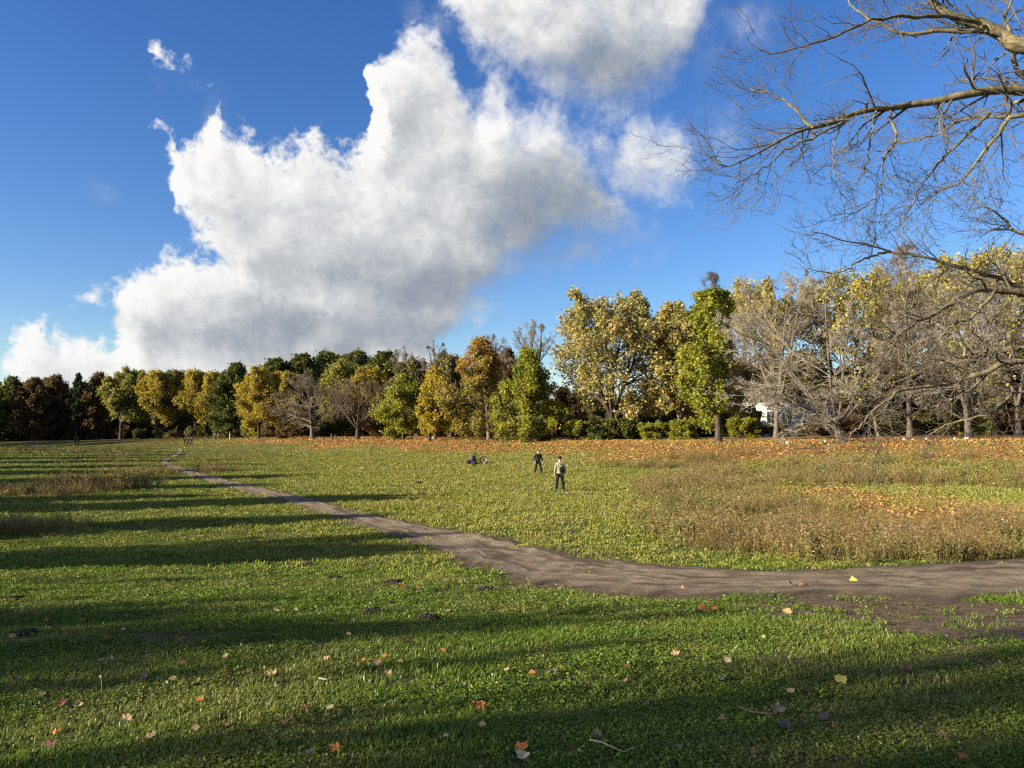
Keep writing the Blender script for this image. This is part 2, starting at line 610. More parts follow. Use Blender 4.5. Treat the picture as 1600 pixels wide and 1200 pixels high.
def ground_material():
    m, N, out = new_mat('meadow_ground')
    geo = N.n('ShaderNodeNewGeometry')
    P = geo.outputs['Position']
    lit, bare, weed, far = (N.attr(a).outputs['Fac'] for a in ('litter', 'bare', 'weed', 'far'))
    big = N.noise(P, 0.16, 4, 0.55)
    mid = N.noise(P, 1.3, 5, 0.6)
    fine = N.noise(P, 9.0, 5, 0.68)
    vf = N.noise(P, 42.0, 3, 0.6)
    green = N.mix(N.rng(mid, 0.32, 0.68), (0.034, 0.045, 0.010), (0.080, 0.090, 0.020))
    green = N.mix(N.math('MULTIPLY', N.rng(big, 0.42, 0.66), 0.45), green, (0.120, 0.100, 0.035))
    green = N.mix(N.math('MULTIPLY', far, 0.75), green, (0.215, 0.200, 0.055))
    green = N.mix(N.rng(fine, 0.45, 0.75), green, N.mix(0.5, green, (0.20, 0.19, 0.06)))
    soil = N.mix(N.rng(fine, 0.3, 0.7), (0.070, 0.046, 0.028), (0.17, 0.120, 0.075))
    leaf = N.mix(N.rng(vf, 0.35, 0.62), (0.12, 0.065, 0.026), (0.34, 0.185, 0.070))
    leaf = N.mix(N.rng(mid, 0.35, 0.7), leaf, N.mix(0.4, leaf, (0.34, 0.14, 0.05)))
    dry = N.mix(N.rng(fine, 0.3, 0.7), (0.085, 0.060, 0.030), (0.19, 0.14, 0.06))
    col = N.mix(N.math('MULTIPLY', weed, 0.75), green, dry)
    col = N.mix(N.rng(N.math('ADD', bare, N.math('MULTIPLY_ADD', fine, 0.7, -0.35)), 0.25, 0.75), col, soil)
    col = N.mix(N.rng(N.math('ADD', lit, N.math('MULTIPLY_ADD', fine, 0.9, -0.45)), 0.2, 0.8), col, leaf)
    h = N.math('ADD', N.math('MULTIPLY', fine, 0.6), N.math('MULTIPLY', vf, 0.4))
    principled(N, out, col, 0.95, h, 0.9, 0.06, 0.1)
    return m


def build_ground():
    ys = np.concatenate([spaced(-60, -6, 4, 1.0, 4), spaced(-5.5, 420, 0.10, 1.011, 5.0)])
    xr = spaced(0.05, 420, 0.11, 1.030, 9)
    xs = np.concatenate([-xr[::-1], xr])
    X, Y = np.meshgrid(xs, ys)
    Z = height(X, Y)
    nx, ny = len(xs), len(ys)
    i = np.arange(nx * ny).reshape(ny, nx)
    f = np.stack([i[:-1, :-1], i[:-1, 1:], i[1:, 1:], i[1:, :-1]], -1).reshape(-1, 4)
    lit, bare, weed = masks(X, Y)
    far = sstep(14, 50, Y) * sstep(-0.55, -0.05, X / np.maximum(Y, 1))
    me = mesh_np('ground', np.stack([X, Y, Z], -1).reshape(-1, 3), f, ground_material(), True,
                 {'litter': ('POINT', lit.ravel()), 'bare': ('POINT', bare.ravel()), 'weed': ('POINT', weed.ravel()), 'far': ('POINT', far.ravel())})
    tag(obj('ground', me), kind='structure')
    # far country beyond the wood, out to the horizon
    n = 48
    a = np.linspace(0, 2 * math.pi, n, endpoint=False)
    v, fc = [], []
    for r, z in ((330, -0.6), (700, -1.2), (4000, -3.0)):
        for t in a:
            v.append((r * math.cos(t), r * math.sin(t), z))
    for k in range(2):
        for j in range(n):
            fc.append((k * n + j, k * n + (j + 1) % n, (k + 1) * n + (j + 1) % n, (k + 1) * n + j))
    m2 = plain_mat('far_meadow', (0.04, 0.05, 0.02), 0.95, 0.3, 0.02)
    tag(obj('terrain', mesh_np('terrain', v, fc, m2)), kind='structure')


def path_material():
    m, N, out = new_mat('trodden_earth')
    geo = N.n('ShaderNodeNewGeometry')
    P = geo.outputs['Position']
    uvn = N.attr('along')
    al = uvn.outputs['Vector']
    sc = N.vmath('MULTIPLY', al, (0.35, 2.6, 1))
    streak = N.noise(sc, 1.0, 5, 0.6)
    fine = N.noise(P, 14.0, 6, 0.7)
    mid = N.noise(P, 1.7, 4, 0.6)
    col = N.mix(N.rng(mid, 0.3, 0.7), (0.150, 0.106, 0.064), (0.300, 0.228, 0.148))
    col = N.mix(N.rng(streak, 0.50, 0.60), col, N.mix(0.75, col, (0.060, 0.038, 0.024)))
    col = N.mix(N.math('MULTIPLY', N.rng(fine, 0.55, 0.8), 0.5), col, (0.40, 0.33, 0.24))
    edge = N.attr('edge').outputs['Fac']
    col = N.mix(N.rng(N.math('ADD', edge, N.math('MULTIPLY_ADD', mid, 0.9, -0.45)), 0.55, 0.95), col, (0.085, 0.066, 0.040))
    h = N.math('ADD', N.math('MULTIPLY', fine, 0.45), N.math('MULTIPLY', streak, 0.65))
    principled(N, out, col, 0.95, h, 1.0, 0.10, 0.1)
    return m


def build_path():
    n, k = len(PC), 15
    u = np.linspace(-1.12, 1.12, k)
    rag = np.stack([fnoise(PU[:, 0], PU[:, 1], 0.7, 3, 71), fnoise(PL[:, 0], PL[:, 1], 0.7, 3, 81)], 1) - 0.5
    side = (PL - PU) / 2
    grid = PC[:, None, :] + side[:, None, :] * u[None, :, None] * (1 + 0.55 * np.where(u[None, :, None] < 0, rag[:, None, :1], rag[:, None, 1:]))
    X, Y = grid[..., 0], grid[..., 1]
    Z = height(X, Y)
    w = np.minimum(1.0, PW)[:, None]
    e = np.abs(u)[None, :]
    lift = 0.030 - 0.115 * sstep(0.80, 1.12, e + (fnoise(X, Y, 0.5, 2, 91) - 0.5) * 0.25)
    ruts = -0.020 * (np.exp(-((u[None, :] - 0.42 + 0.1 * np.sin(X * .35)) / 0.09) ** 2) + np.exp(-((u[None, :] + 0.38) / 0.10) ** 2)) * w
    Z = Z + lift + ruts + 0.05 * sstep(22, 60, Y) + (fnoise(X, Y, 0.45, 3, 95) - 0.5) * 0.05
    i = np.arange(n * k).reshape(n, k)
    f = np.stack([i[:-1, :-1], i[1:, :-1], i[1:, 1:], i[:-1, 1:]], -1).reshape(-1, 4)[:, ::-1]
    s = np.r_[0, np.cumsum(np.linalg.norm(np.diff(PC, axis=0), axis=1))]
    al = np.stack([np.repeat(s[:, None], k, 1), (u[None, :] * PW[:, None]), np.zeros((n, k))], -1)
    me = mesh_np('path', np.stack([X, Y, Z], -1).reshape(-1, 3), f, path_material(), True,
                 {'along': ('POINT', al.reshape(-1, 3)), 'edge': ('POINT', np.repeat(e, n, 0).ravel())})
    tag(obj('path', me), kind='structure')


build_ground()
build_path()

# ------------------------------------------------------------------ plant materials
def bark_mat(name, c0, c1, scale=6.0, moss=0.0):
    m, N, out = new_mat(name)
    tc = N.n('ShaderNodeTexCoord')
    v = N.vmath('MULTIPLY', tc.outputs['Object'], (1, 1, 0.22))
    n1 = N.noise(v, scale, 5, 0.65)
    n2 = N.noise(tc.outputs['Object'], 1.1, 3, 0.5)
    col = N.mix(N.rng(n1, 0.35, 0.65), c0, c1)
    if moss:
        col = N.mix(N.math('MULTIPLY', N.rng(n2, 0.45, 0.65), moss), col, (0.13, 0.125, 0.045))
    principled(N, out, col, 0.9, n1, 0.6, 0.03, 0.15)
    return m


def leaf_mat(name, stops, transl=0.46, gloss=0.015):
    """stops: (position, colour) ramp over a mix of per-leaf and per-clump chance"""
    m, N, out = new_mat(name)
    a, b = N.attr('rnd').outputs['Fac'], N.attr('clump').outputs['Fac']
    f = N.math('ADD', N.math('MULTIPLY', a, 0.45), N.math('MULTIPLY', b, 0.55))
    cr = N.n('ShaderNodeValToRGB')
    e = cr.color_ramp.elements
    e[0].position, e[0].color = stops[0][0], (*stops[0][1], 1)
    e[1].position, e[1].color = stops[-1][0], (*stops[-1][1], 1)
    for p, c in stops[1:-1]:
        e.new(p).color = (*c, 1)
    N.put(cr.inputs[0], f)
    col = cr.outputs[0]
    d, t, g = N.n('ShaderNodeBsdfDiffuse'), N.n('ShaderNodeBsdfTranslucent'), N.n('ShaderNodeBsdfGlossy')
    N.put(d.inputs[0], col)
    N.put(t.inputs[0], N.mix(0.2, col, (0.30, 0.26, 0.05)))
    g.inputs['Roughness'].default_value = 0.6
    g.inputs['Color'].default_value = (0.8, 0.8, 0.8, 1)
    m1, m2 = N.n('ShaderNodeMixShader'), N.n('ShaderNodeMixShader')
    m1.inputs[0].default_value = transl
    N.put(m1.inputs[1], d.outputs[0])
    N.put(m1.inputs[2], t.outputs[0])
    m2.inputs[0].default_value = gloss
    N.put(m2.inputs[1], m1.outputs[0])
    N.put(m2.inputs[2], g.outputs[0])
    N.put(out.inputs['Surface'], m2.outputs[0])
    return m


BARK = bark_mat('bark_grey_brown', (0.060, 0.047, 0.036), (0.17, 0.14, 0.105))
BARK_D = bark_mat('bark_dark', (0.030, 0.024, 0.019), (0.085, 0.068, 0.052))
BARK_O = bark_mat('bark_olive', (0.075, 0.058, 0.035), (0.20, 0.165, 0.095), 9.0, 0.5)
TWIG_G = bark_mat('twig_grey', (0.135, 0.108, 0.072), (0.25, 0.205, 0.140), 3.0)
TWIG_B = bark_mat('twig_brown', (0.105, 0.070, 0.040), (0.19, 0.13, 0.075), 3.0)
TWIG_P = bark_mat('twig_pale', (0.21, 0.175, 0.125), (0.38, 0.325, 0.245), 3.0)

LEAF = {
    'gold': leaf_mat('leaf_gold', [(0.15, (0.1741, 0.1445, 0.0247)), (0.4, (0.3482, 0.2639, 0.0311)), (0.65, (0.4725, 0.3393, 0.0374)), (0.9, (0.2735, 0.2513, 0.0422))]),
    'yellowgreen': leaf_mat('leaf_yellow_green', [(0.15, (0.0897, 0.1098, 0.0296)), (0.4, (0.1913, 0.2013, 0.0399)), (0.65, (0.2869, 0.2623, 0.0502)), (0.9, (0.3587, 0.2867, 0.0758))]),
    'green': leaf_mat('leaf_lime', [(0.15, (0.1057, 0.1319, 0.0184)), (0.45, (0.2114, 0.2325, 0.0232)), (0.7, (0.3109, 0.3016, 0.0279)), (0.9, (0.3730, 0.2890, 0.0374))]),
    'orange': leaf_mat('leaf_orange', [(0.12, (0.1554, 0.1464, 0.0399)), (0.38, (0.2989, 0.2440, 0.0450)), (0.62, (0.4065, 0.2501, 0.0502)), (0.92, (0.3587, 0.1281, 0.0399))]),
    'olive': leaf_mat('leaf_olive', [(0.15, (0.0777, 0.0756, 0.0347)), (0.45, (0.1554, 0.1403, 0.0502)), (0.7, (0.2391, 0.1952, 0.0603)), (0.9, (0.1913, 0.1220, 0.0603))]),
    'brown': leaf_mat('leaf_rust', [(0.15, (0.0549, 0.0366, 0.0195)), (0.45, (0.1159, 0.0732, 0.0342)), (0.7, (0.1830, 0.1037, 0.0390)), (0.9, (0.1342, 0.0915, 0.0305))]),
    'dark': leaf_mat('leaf_dark_green', [(0.15, (0.0390, 0.0520, 0.0130)), (0.45, (0.0715, 0.0910, 0.0182)), (0.7, (0.1105, 0.1235, 0.0234)), (0.9, (0.1560, 0.1365, 0.0286))], 0.25),
    'needle': leaf_mat('needle_dark', [(0.15, (0.0140, 0.0240, 0.0120)), (0.5, (0.0260, 0.0420, 0.0180)), (0.9, (0.0450, 0.0600, 0.0220))], 0.15),
    'pale': leaf_mat('leaf_pale_yellow', [(0.12, (0.22, 0.20, 0.05)), (0.4, (0.36, 0.31, 0.075)), (0.65, (0.47, 0.39, 0.10)), (0.9, (0.36, 0.25, 0.08))], 0.45),
    'plane': leaf_mat('leaf_plane_tree', [(0.12, (0.1793, 0.1769, 0.0706)), (0.4, (0.3228, 0.2867, 0.0912)), (0.65, (0.4424, 0.3599, 0.1115)), (0.9, (0.3587, 0.2318, 0.1014))], 0.42),
}

# ------------------------------------------------------------------ tree generator
PROFILES = {
    'dome': [(0, .45), (.2, .85), (.45, 1), (.7, .86), (.88, .55), (1, .12)],
    'round': [(0, .55), (.18, .88), (.42, 1), (.68, .9), (.87, .6), (1, .15)],
    'cone': [(0, .80), (.12, 1), (.35, .92), (.6, .66), (.82, .34), (1, .06)],
    'column': [(0, .75), (.2, 1), (.5, .92), (.75, .70), (.92, .40), (1, .1)],
    'broad': [(0, .35), (.25, .75), (.5, 1), (.75, .92), (.92, .55), (1, .2)],
    'spruce': [(0, .9), (.1, 1), (.5, .6), (.8, .25), (1, .03)],
    'bush': [(0, .8), (.3, 1), (.6, .9), (.85, .6), (1, .2)],
}


def prof(name, t):
    p = PROFILES[name]
    return float(np.interp(t, [a for a, _ in p], [b for _, b in p]))


class Skel:
    NP = (14, 8, 5, 3, 2)
    SIDES = (9, 6, 4, 3, 3)

    def __init__(self, seed):
        self.r = random.Random(seed)
        self.br = [[] for _ in range(5)]            # per level: (points, radii, clump)

    def add(self, lvl, pts, rad, clump=0.0):
        self.br[lvl].append((pts, rad, clump))

    def walk(self, p, d, L, n, wig, up, droop=0.0):
        g = self.r.gauss
        st = L / (n - 1)
        pts = [p]
        x, y, z = p
        a, b, c = d
        for k in range(n - 1):
            a += g(0, wig)
            b += g(0, wig)
            c += g(0, wig) + up - droop * k / n
            m = math.sqrt(a * a + b * b + c * c) or 1
            a, b, c = a / m, b / m, c / m
            x, y, z = x + a * st, y + b * st, z + c * st
            pts.append((x, y, z))
        return pts

    def side_dir(self, d, spread):
        """direction leaving d at about the given angle"""
        r = self.r
        v = Vector(d)
        q = v.orthogonal().normalized()
        q.rotate(Matrix.Rotation(r.uniform(0, 2 * math.pi), 3, v))
        a = R(spread + r.gauss(0, 9))
        w = v * math.cos(a) + q * math.sin(a)
        return (w.x, w.y, w.z)

    def children(self, lvl, pts, rad, n, t0, L, spread, wig, up, droop, rmin, clumpf=None, keep=None, rk=0.62):
        """grow n shoots of the given level from a branch"""
        r = self.r
        out = []
        m = len(pts) - 1
        for i in range(n):
            t = t0 + (1 - t0) * ((i + r.random()) / n) * 0.98
            f = t * m
            k = min(m - 1, int(f))
            u = f - k
            p0, p1 = pts[k], pts[k + 1]
            p = tuple(p0[j] + (p1[j] - p0[j]) * u for j in range(3))
            d = [p1[j] - p0[j] for j in range(3)]
            dm = math.sqrt(sum(x * x for x in d)) or 1
            d = [x / dm for x in d]
            w = self.side_dir(d, spread * (1.0 - 0.25 * t))
            ll = L * (1.0 - 0.45 * t) * r.uniform(0.65, 1.2)
            if keep and not keep((p[0] + w[0] * ll, p[1] + w[1] * ll, p[2] + w[2] * ll)):
                ll *= 0.55
            r0 = max(rmin, (rad[k] + (rad[k + 1] - rad[k]) * u) * rk)
            npn = self.NP[lvl]
            q = self.walk(p, w, ll, npn, wig, up, droop)
            rr = [max(rmin * 0.7, r0 * (1 - 0.72 * s / (npn - 1))) for s in range(npn)]
            cl = clumpf(q[-1]) if clumpf else r.random()
            self.add(lvl, q, rr, cl)
            out.append((q, rr, cl))
        return out

    def tubes(self, levels):
        V, F, base = [], [], 0
        for lv in levels:
            B = self.br[lv]
            if not B:
                continue
            groups = {}
            for b in B:
                groups.setdefault(len(b[0]), []).append(b)
            for n, bs in groups.items():
                s = self.SIDES[lv]
                P = np.array([b[0] for b in bs], float)
                Rr = np.array([b[1] for b in bs], float)
                T = np.gradient(P, axis=1)
                T /= np.linalg.norm(T, axis=2, keepdims=True) + 1e-9
                mean = T.mean(1)
                ref = np.where(np.abs(mean[:, 2:3]) < 0.8, np.array([[0, 0, 1.0]]), np.array([[1.0, 0, 0]]))
                U = np.cross(T, ref[:, None, :])
                U /= np.linalg.norm(U, axis=2, keepdims=True) + 1e-9
                W = np.cross(T, U)
                a = np.arange(s) * 2 * math.pi / s
                ring = P[:, :, None, :] + Rr[:, :, None, None] * (np.cos(a)[None, None, :, None] * U[:, :, None, :] + np.sin(a)[None, None, :, None] * W[:, :, None, :])
                nb = len(bs)
                idx = base + np.arange(nb * n * s).reshape(nb, n, s)
                nx = np.roll(idx, -1, axis=2)
                f = np.stack([idx[:, :-1], nx[:, :-1], nx[:, 1:], idx[:, 1:]], -1).reshape(-1, 4)
                V.append(ring.reshape(-1, 3))
                F.append(f)
                base += nb * n * s
        if not V:
            return None
        return np.concatenate(V), np.concatenate(F)

    def leaves(self, rs, levels, per, size, spread, up=0.35, tmin=0.15, aspect=0.75, keep=None, colour=None):
        """diamond leaves round the shoots -> verts, faces, rnd, clump"""
        C, K = [], []
        for lv in levels:
            for pts, rad, cl in self.br[lv]:
                n = per if isinstance(per, int) else (int(per) + (self.r.random() < per % 1))
                if n < 1:
                    continue
                P = np.asarray(pts)
                t = tmin + (1.05 - tmin) * rs.rand(n)
                f = np.clip(t * (len(P) - 1), 0, len(P) - 1.001)
                k = f.astype(int)
                C.append(P[k] + (P[k + 1] - P[k]) * (f - k)[:, None])
                K.append(np.full(n, cl))
        C = np.concatenate(C)
        K = np.concatenate(K)
        C = C + rs.randn(len(C), 3) * spread
        if keep is not None:
            ok = keep(C)
            C, K = C[ok], K[ok]
        n = len(C)
        N_ = rs.randn(n, 3)
        N_[:, 2] += up * 2
        N_ /= np.linalg.norm(N_, axis=1, keepdims=True)
        A = rs.randn(n, 3)
        A -= (A * N_).sum(1, keepdims=True) * N_
        A /= np.linalg.norm(A, axis=1, keepdims=True)
        B = np.cross(N_, A)
        s = size * (0.6 + 0.8 * rs.rand(n))[:, None]
        fold = 0.18 * s
        v = np.stack([C - A * s * 0.55, C + B * s * 0.5 * aspect + N_ * fold, C + A * s * 0.55, C - B * s * 0.5 * aspect + N_ * fold], 1).reshape(-1, 3)
        f = np.arange(n * 4).reshape(n, 4)
        rnd = rs.rand(n)
        if colour is not None:
            K = colour(C, K)
        return v, f, rnd, K


def grow(seed, H, Rc, cb, profile, n=(16, 7, 6, 4), r0=None, lean=(0, 0), off=(0, 0), fork=None, el=(5, 70), up=(0.02, 0.03, 0.03, 0.02), droop=0.0,
         spread=(0, 42, 45, 45), wig=(0.035, 0.08, 0.13, 0.16), rmin=(0.02, 0.013, 0.009), ratio=(0.50, 0.52, 0.5), leader=0.96, dirbias=None):
    """skeleton of a tree: trunk, limbs kept inside a crown envelope, branchlets and twigs"""
    sk = Skel(seed)
    r = sk.r
    r0 = r0 or H * 0.022
    lx, ly = lean

    def inside(p, grow_=1.0):
        t = (p[2] - cb) / (H - cb)
        if t > 1:
            return False
        t = max(0.0, t)
        q = math.hypot(p[0] - off[0] - lx * p[2] / H, p[1] - off[1] - ly * p[2] / H)
        a = math.atan2(p[1], p[0])
        lob = 1 + 0.13 * math.sin(3 * a + seed) + 0.10 * math.sin(7 * a + 5 * t + seed * 2) + 0.10 * math.sin(9 * t + 2 * a + seed * 3)
        return q < Rc * prof(profile, t) * lob * grow_
    # trunk(s)
    n0 = sk.NP[0]
    stems = []
    if fork:
        fh, nf, fs = fork
        tp = [(lx * z / H + r.gauss(0, .02), ly * z / H + r.gauss(0, .02), z) for z in np.linspace(-0.4, fh * 1.04, n0)]
        rr = [r0 * (1.0 + 0.55 * math.exp(-max(0, p[2]) / (0.25 + r0)) - 0.12 * k / (n0 - 1)) for k, p in enumerate(tp)]
        sk.add(0, tp, rr)
        for i in range(nf):
            a = 2 * math.pi * (i + r.uniform(-.25, .25)) / nf + seed
            d = (math.sin(R(fs)) * math.cos(a), math.sin(R(fs)) * math.sin(a), math.cos(R(fs)))
            Ls = (H * leader - fh) * r.uniform(0.8, 1.0) / max(0.5, math.cos(R(fs * 0.6)))
            q = sk.walk(tp[-1], d, Ls, n0, wig[0], 0.035)
            q = [p for p in q]
            q2 = [(rr[-1] * (0.68 if nf < 5 else 0.45)) * (1 - 0.85 * k / (n0 - 1)) + rmin[0] for k in range(n0)]
            sk.add(0, q, q2)
            stems.append((q, q2))
    else:
        zt = H * leader
        tp = []
        x = y = 0.0
        for k, z in enumerate(np.linspace(-0.4, zt, n0)):
            x += r.gauss(0, 0.012 * H / 12)
            y += r.gauss(0, 0.012 * H / 12)
            tp.append((x + lx * max(0, z) / H, y + ly * max(0, z) / H, float(z)))
        rr = [r0 * (1 - 0.93 * (k / (n0 - 1)) ** 0.85) + r0 * 0.5 * math.exp(-max(0, p[2]) / (0.25 + r0)) for k, p in enumerate(tp)]
        sk.add(0, tp, rr)
        stems.append((tp, rr))
    clumpcell = {}

    def clumpf(p):
        key = (round(p[0] / (Rc * 0.34)), round(p[1] / (Rc * 0.34)), round(p[2] / (H * 0.10)))
        if key not in clumpcell:
            clumpcell[key] = r.random()
        return clumpcell[key]
    limbs = []
    per = max(3, n[0] // len(stems))
    for q, q2 in stems:
        z0, z1 = max(cb * 0.92, q[0][2]), q[-1][2]
        for i in range(per):
            t = (i + r.uniform(0.1, 0.9)) / per
            z = z0 + (z1 - z0) * t ** 0.9
            k = max(0, min(n0 - 2, int(np.searchsorted([p[2] for p in q], z)) - 1))
            u = (z - q[k][2]) / max(1e-4, q[k + 1][2] - q[k][2])
            u = min(1, max(0, u))
            p = tuple(q[k][j] + (q[k + 1][j] - q[k][j]) * u for j in range(3))
            a = i * 2.399963 + seed + r.gauss(0, .25)
            if dirbias and r.random() < dirbias[1]:
                a = dirbias[0] + r.gauss(0, 0.6)
            tt = min(1.0, max(0.0, (z - cb) / (H - cb)))
            e = R(el[0] + (el[1] - el[0]) * tt + r.gauss(0, 8))
            d = (math.cos(e) * math.cos(a), math.cos(e) * math.sin(a), math.sin(e))
            L = max(0.6, Rc * 0.22)
            while L < H and inside((p[0] + d[0] * (L + .3), p[1] + d[1] * (L + .3), p[2] + (d[2] + 0.10) * (L + .3))):
                L += 0.3
            n1 = sk.NP[1]
            pts = sk.walk(p, d, L, n1, wig[1], up[0], droop)
            rb = (q2[k] + (q2[k + 1] - q2[k]) * u)
            ra = min(rb * 0.62, 0.012 + L * 0.022)
            rad = [max(rmin[0], ra * (1 - 0.8 * s / (n1 - 1))) for s in range(n1)]
            cl = r.random()
            sk.add(1, pts, rad, cl)
            limbs.append((pts, rad, L))
    l2 = []
    for pts, rad, L in limbs:
        l2 += sk.children(2, pts, rad, n[1], 0.18, max(0.7, L * ratio[0]), spread[1], wig[2], up[1], droop, rmin[0], clumpf, inside)
    l3 = []
    for pts, rad, cl in l2:
        L = math.dist(pts[0], pts[-1])
        l3 += sk.children(3, pts, rad, n[2], 0.15, max(0.45, L * ratio[1]), spread[2], wig[3], up[2], droop, rmin[1], lambda p, c=cl: c * 0.7 + 0.3 * r.random(), inside)
    if n[3]:
        for pts, rad, cl in l3:
            L = math.dist(pts[0], pts[-1])
            sk.children(4, pts, rad, n[3], 0.2, max(0.3, L * ratio[2]), spread[3], 0.15, up[3], droop, rmin[2], lambda p, c=cl: c)
    return sk


def build_tree(name, sk, bark, twig, leaf=None, leafargs=None, seed=1):
    root = empty(name)
    v = sk.tubes((0, 1))
    obj('trunk', mesh_np('trunk', v[0], v[1], bark, True), root)
    t = sk.tubes((2, 3, 4))
    if leaf:
        if t:
            obj('branches', mesh_np('branches', t[0], t[1], twig, True), root)
        rs = np.random.RandomState(seed)
        lv, lf, rnd, cl = sk.leaves(rs, **leafargs)
        obj('crown', mesh_np('crown', lv, lf, leaf, False, {'rnd': ('FACE', rnd), 'clump': ('FACE', np.clip(cl, 0, 1))}), root)
    elif t:
        obj('crown', mesh_np('crown', t[0], t[1], twig, True), root)
    return root


def spot(px, D):
    x = (px - 800) / FPX * D
    return x, D, hz(x, D)


def size_at(px, D, top, hw):
    """real height and half width of a tree seen at a pixel column, given its distance"""
    x, y, z = spot(px, D)
    zt = at(px, top, D)[2]
    return (x, y, z), (zt - z) * 0.955, hw * D / FPX


def put(root, loc, label, cat='tree', group=None, rz=0.0, scale=None):
    root.location = tuple(float(v) for v in loc)
    root.rotation_euler = (0, 0, rz)
    if scale:
        root.scale = scale
    return tag(root, label, cat, group)


G_ROW = 'trees along the leafy bank'

# --- the row of trees along the bank, left to right
loc, H, Rc = size_at(405, 150, 570, 36)
t = build_tree('maple_tree', grow(11, H, Rc, 1.2, 'column', (42, 8, 6, 0), fork=(2.2, 3, 18)), BARK_D, TWIG_B, LEAF['gold'],
               dict(levels=(3, 2), per=12, size=0.28, spread=0.32), 1)
put(t, loc, 'golden yellow tree at the left end of the bank, leafy down to the ground', group=G_ROW)
MAPLE = t

loc, H, Rc = size_at(489, 140, 580, 60)
t = build_tree('bare_tree', grow(12, H, Rc, 1.8, 'round', (34, 10, 8, 5), lean=(-1.2, 0), off=(-1.2, 0), r0=0.36, el=(0, 70), rmin=(0.020, 0.014, 0.011)), BARK, TWIG_G)
put(t, loc, 'leafless grey tree with a pale trunk, right of the golden tree', group=G_ROW)
BARE_A = t

loc, H, Rc = size_at(559, 133, 582, 52)
t = build_tree('bare_tree', grow(13, H, Rc, 1.6, 'round', (42, 9, 8, 4), fork=(1.7, 7, 46), r0=0.34, el=(18, 75), rmin=(0.020, 0.014, 0.011), up=(0.05, .05, .04, .03)), BARK_D, TWIG_B)
put(t, loc, 'leafless brown tree with a short trunk and a round fan of twigs', group=G_ROW)
BARE_B = t

loc, H, Rc = size_at(632, 124, 592, 47)
t = build_tree('chestnut_tree', grow(14, H, Rc, 1.0, 'round', (42, 8, 6, 0), el=(-12, 65), droop=0.03), BARK_D, TWIG_B, LEAF['green'],
               dict(levels=(3, 2), per=12, size=0.29, spread=0.32), 2)
put(t, loc, 'lime green chestnut whose leaves touch the bank, right of the round bare tree', group=G_ROW)
CHEST_G = t

loc, H, Rc = size_at(690, 114, 575, 33)
t = build_tree('chestnut_tree', grow(15, H, Rc, 1.6, 'column', (42, 8, 6, 0), lean=(.6, 0), off=(1.2, 0), el=(-10, 65), droop=0.02), BARK_D, TWIG_B, LEAF['gold'],
               dict(levels=(3, 2), per=12, size=0.29, spread=0.30), 3)
put(t, spot(671, 114), 'yellow chestnut with its dark trunk showing at the left of its crown', group=G_ROW)

loc, H, Rc = size_at(745, 108, 528, 56)
t = build_tree('chestnut_tree', grow(16, H, Rc, 1.4, 'column', (42, 8, 6, 0), lean=(-1.2, 0), off=(-1.0, 0), el=(-14, 70), droop=0.02, r0=0.34), BARK, TWIG_B, LEAF['orange'],
               dict(levels=(3, 2), per=12, size=0.29, spread=0.32, colour=lambda C, K: np.clip(K * 0.6 + 0.55 * sstep(6, 13, C[:, 2]) - 0.12, 0, 1)), 4)
put(t, spot(765, 108), 'tall chestnut with yellow leaves below and orange ones near its top', group=G_ROW)
CHEST_O = t

loc, H, Rc = size_at(826, 99, 548, 57)
t = build_tree('chestnut_tree', grow(17, H, Rc, 1.5, 'cone', (42, 8, 6, 0), el=(-16, 62), droop=0.03, r0=0.32), BARK, TWIG_B, LEAF['green'],
               dict(levels=(3, 2), per=12, size=0.29, spread=0.32), 5)
put(t, loc, 'cone shaped green chestnut on a short trunk behind the two standing people', group=G_ROW)
CHEST_C = t

# bare crowns rising behind the chestnuts
for px, D, top, hw, sd, lab in ((830, 112, 494, 44, 21, 'tall leafless tree rising behind the cone shaped chestnut'),
                                (766, 121, 514, 40, 22, 'leafless tree rising behind the orange topped chestnut'),
                                (680, 142, 527, 26, 23, 'thin leafless treetop above the yellow chestnut'),
                                (630, 150, 533, 24, 24, 'small leafless treetop above the lime green chestnut')):
    loc, H, Rc = size_at(px, D, top, hw)
    t = build_tree('bare_tree', grow(sd, H, Rc, H * 0.42, 'broad', (18, 8, 6, 4), el=(30, 80), fork=(H * .4, 3, 16), rmin=(0.026, 0.02, 0.016), up=(0.06, .05, .04, .03)), BARK, TWIG_G)
    put(t, loc, lab, group='leafless trees behind the bank')
    BARE_T = t

# big plane trees with open yellow crowns
loc, H, Rc = size_at(956, 96, 450, 106)
t = build_tree('plane_tree', grow(31, H, Rc, 2.2, 'dome', (78, 9, 7, 0), fork=(2.6, 6, 30), r0=0.5, el=(5, 75), wig=(.05, .09, .14, .16)), BARK_D, BARK_D, LEAF['plane'],
               dict(levels=(3,), per=5, size=0.32, spread=0.30, tmin=0.3), 6)
put(t, loc, 'largest tree with an open yellow crown and dark spreading limbs', group='yellow plane trees')
PLANE = t
loc, H, Rc = size_at(1062, 92, 462, 52)
t = build_tree('plane_tree', grow(32, H, Rc, 3.0, 'column', (52, 9, 7, 0), fork=(2.2, 4, 18), r0=0.36, el=(5, 75)), BARK, BARK, LEAF['plane'],
               dict(levels=(3,), per=8, size=0.36, spread=0.30, tmin=0.3), 7)
put(t, loc, 'narrower yellow plane tree between the largest tree and the half bare column', group='yellow plane trees')
PLANE_B = t

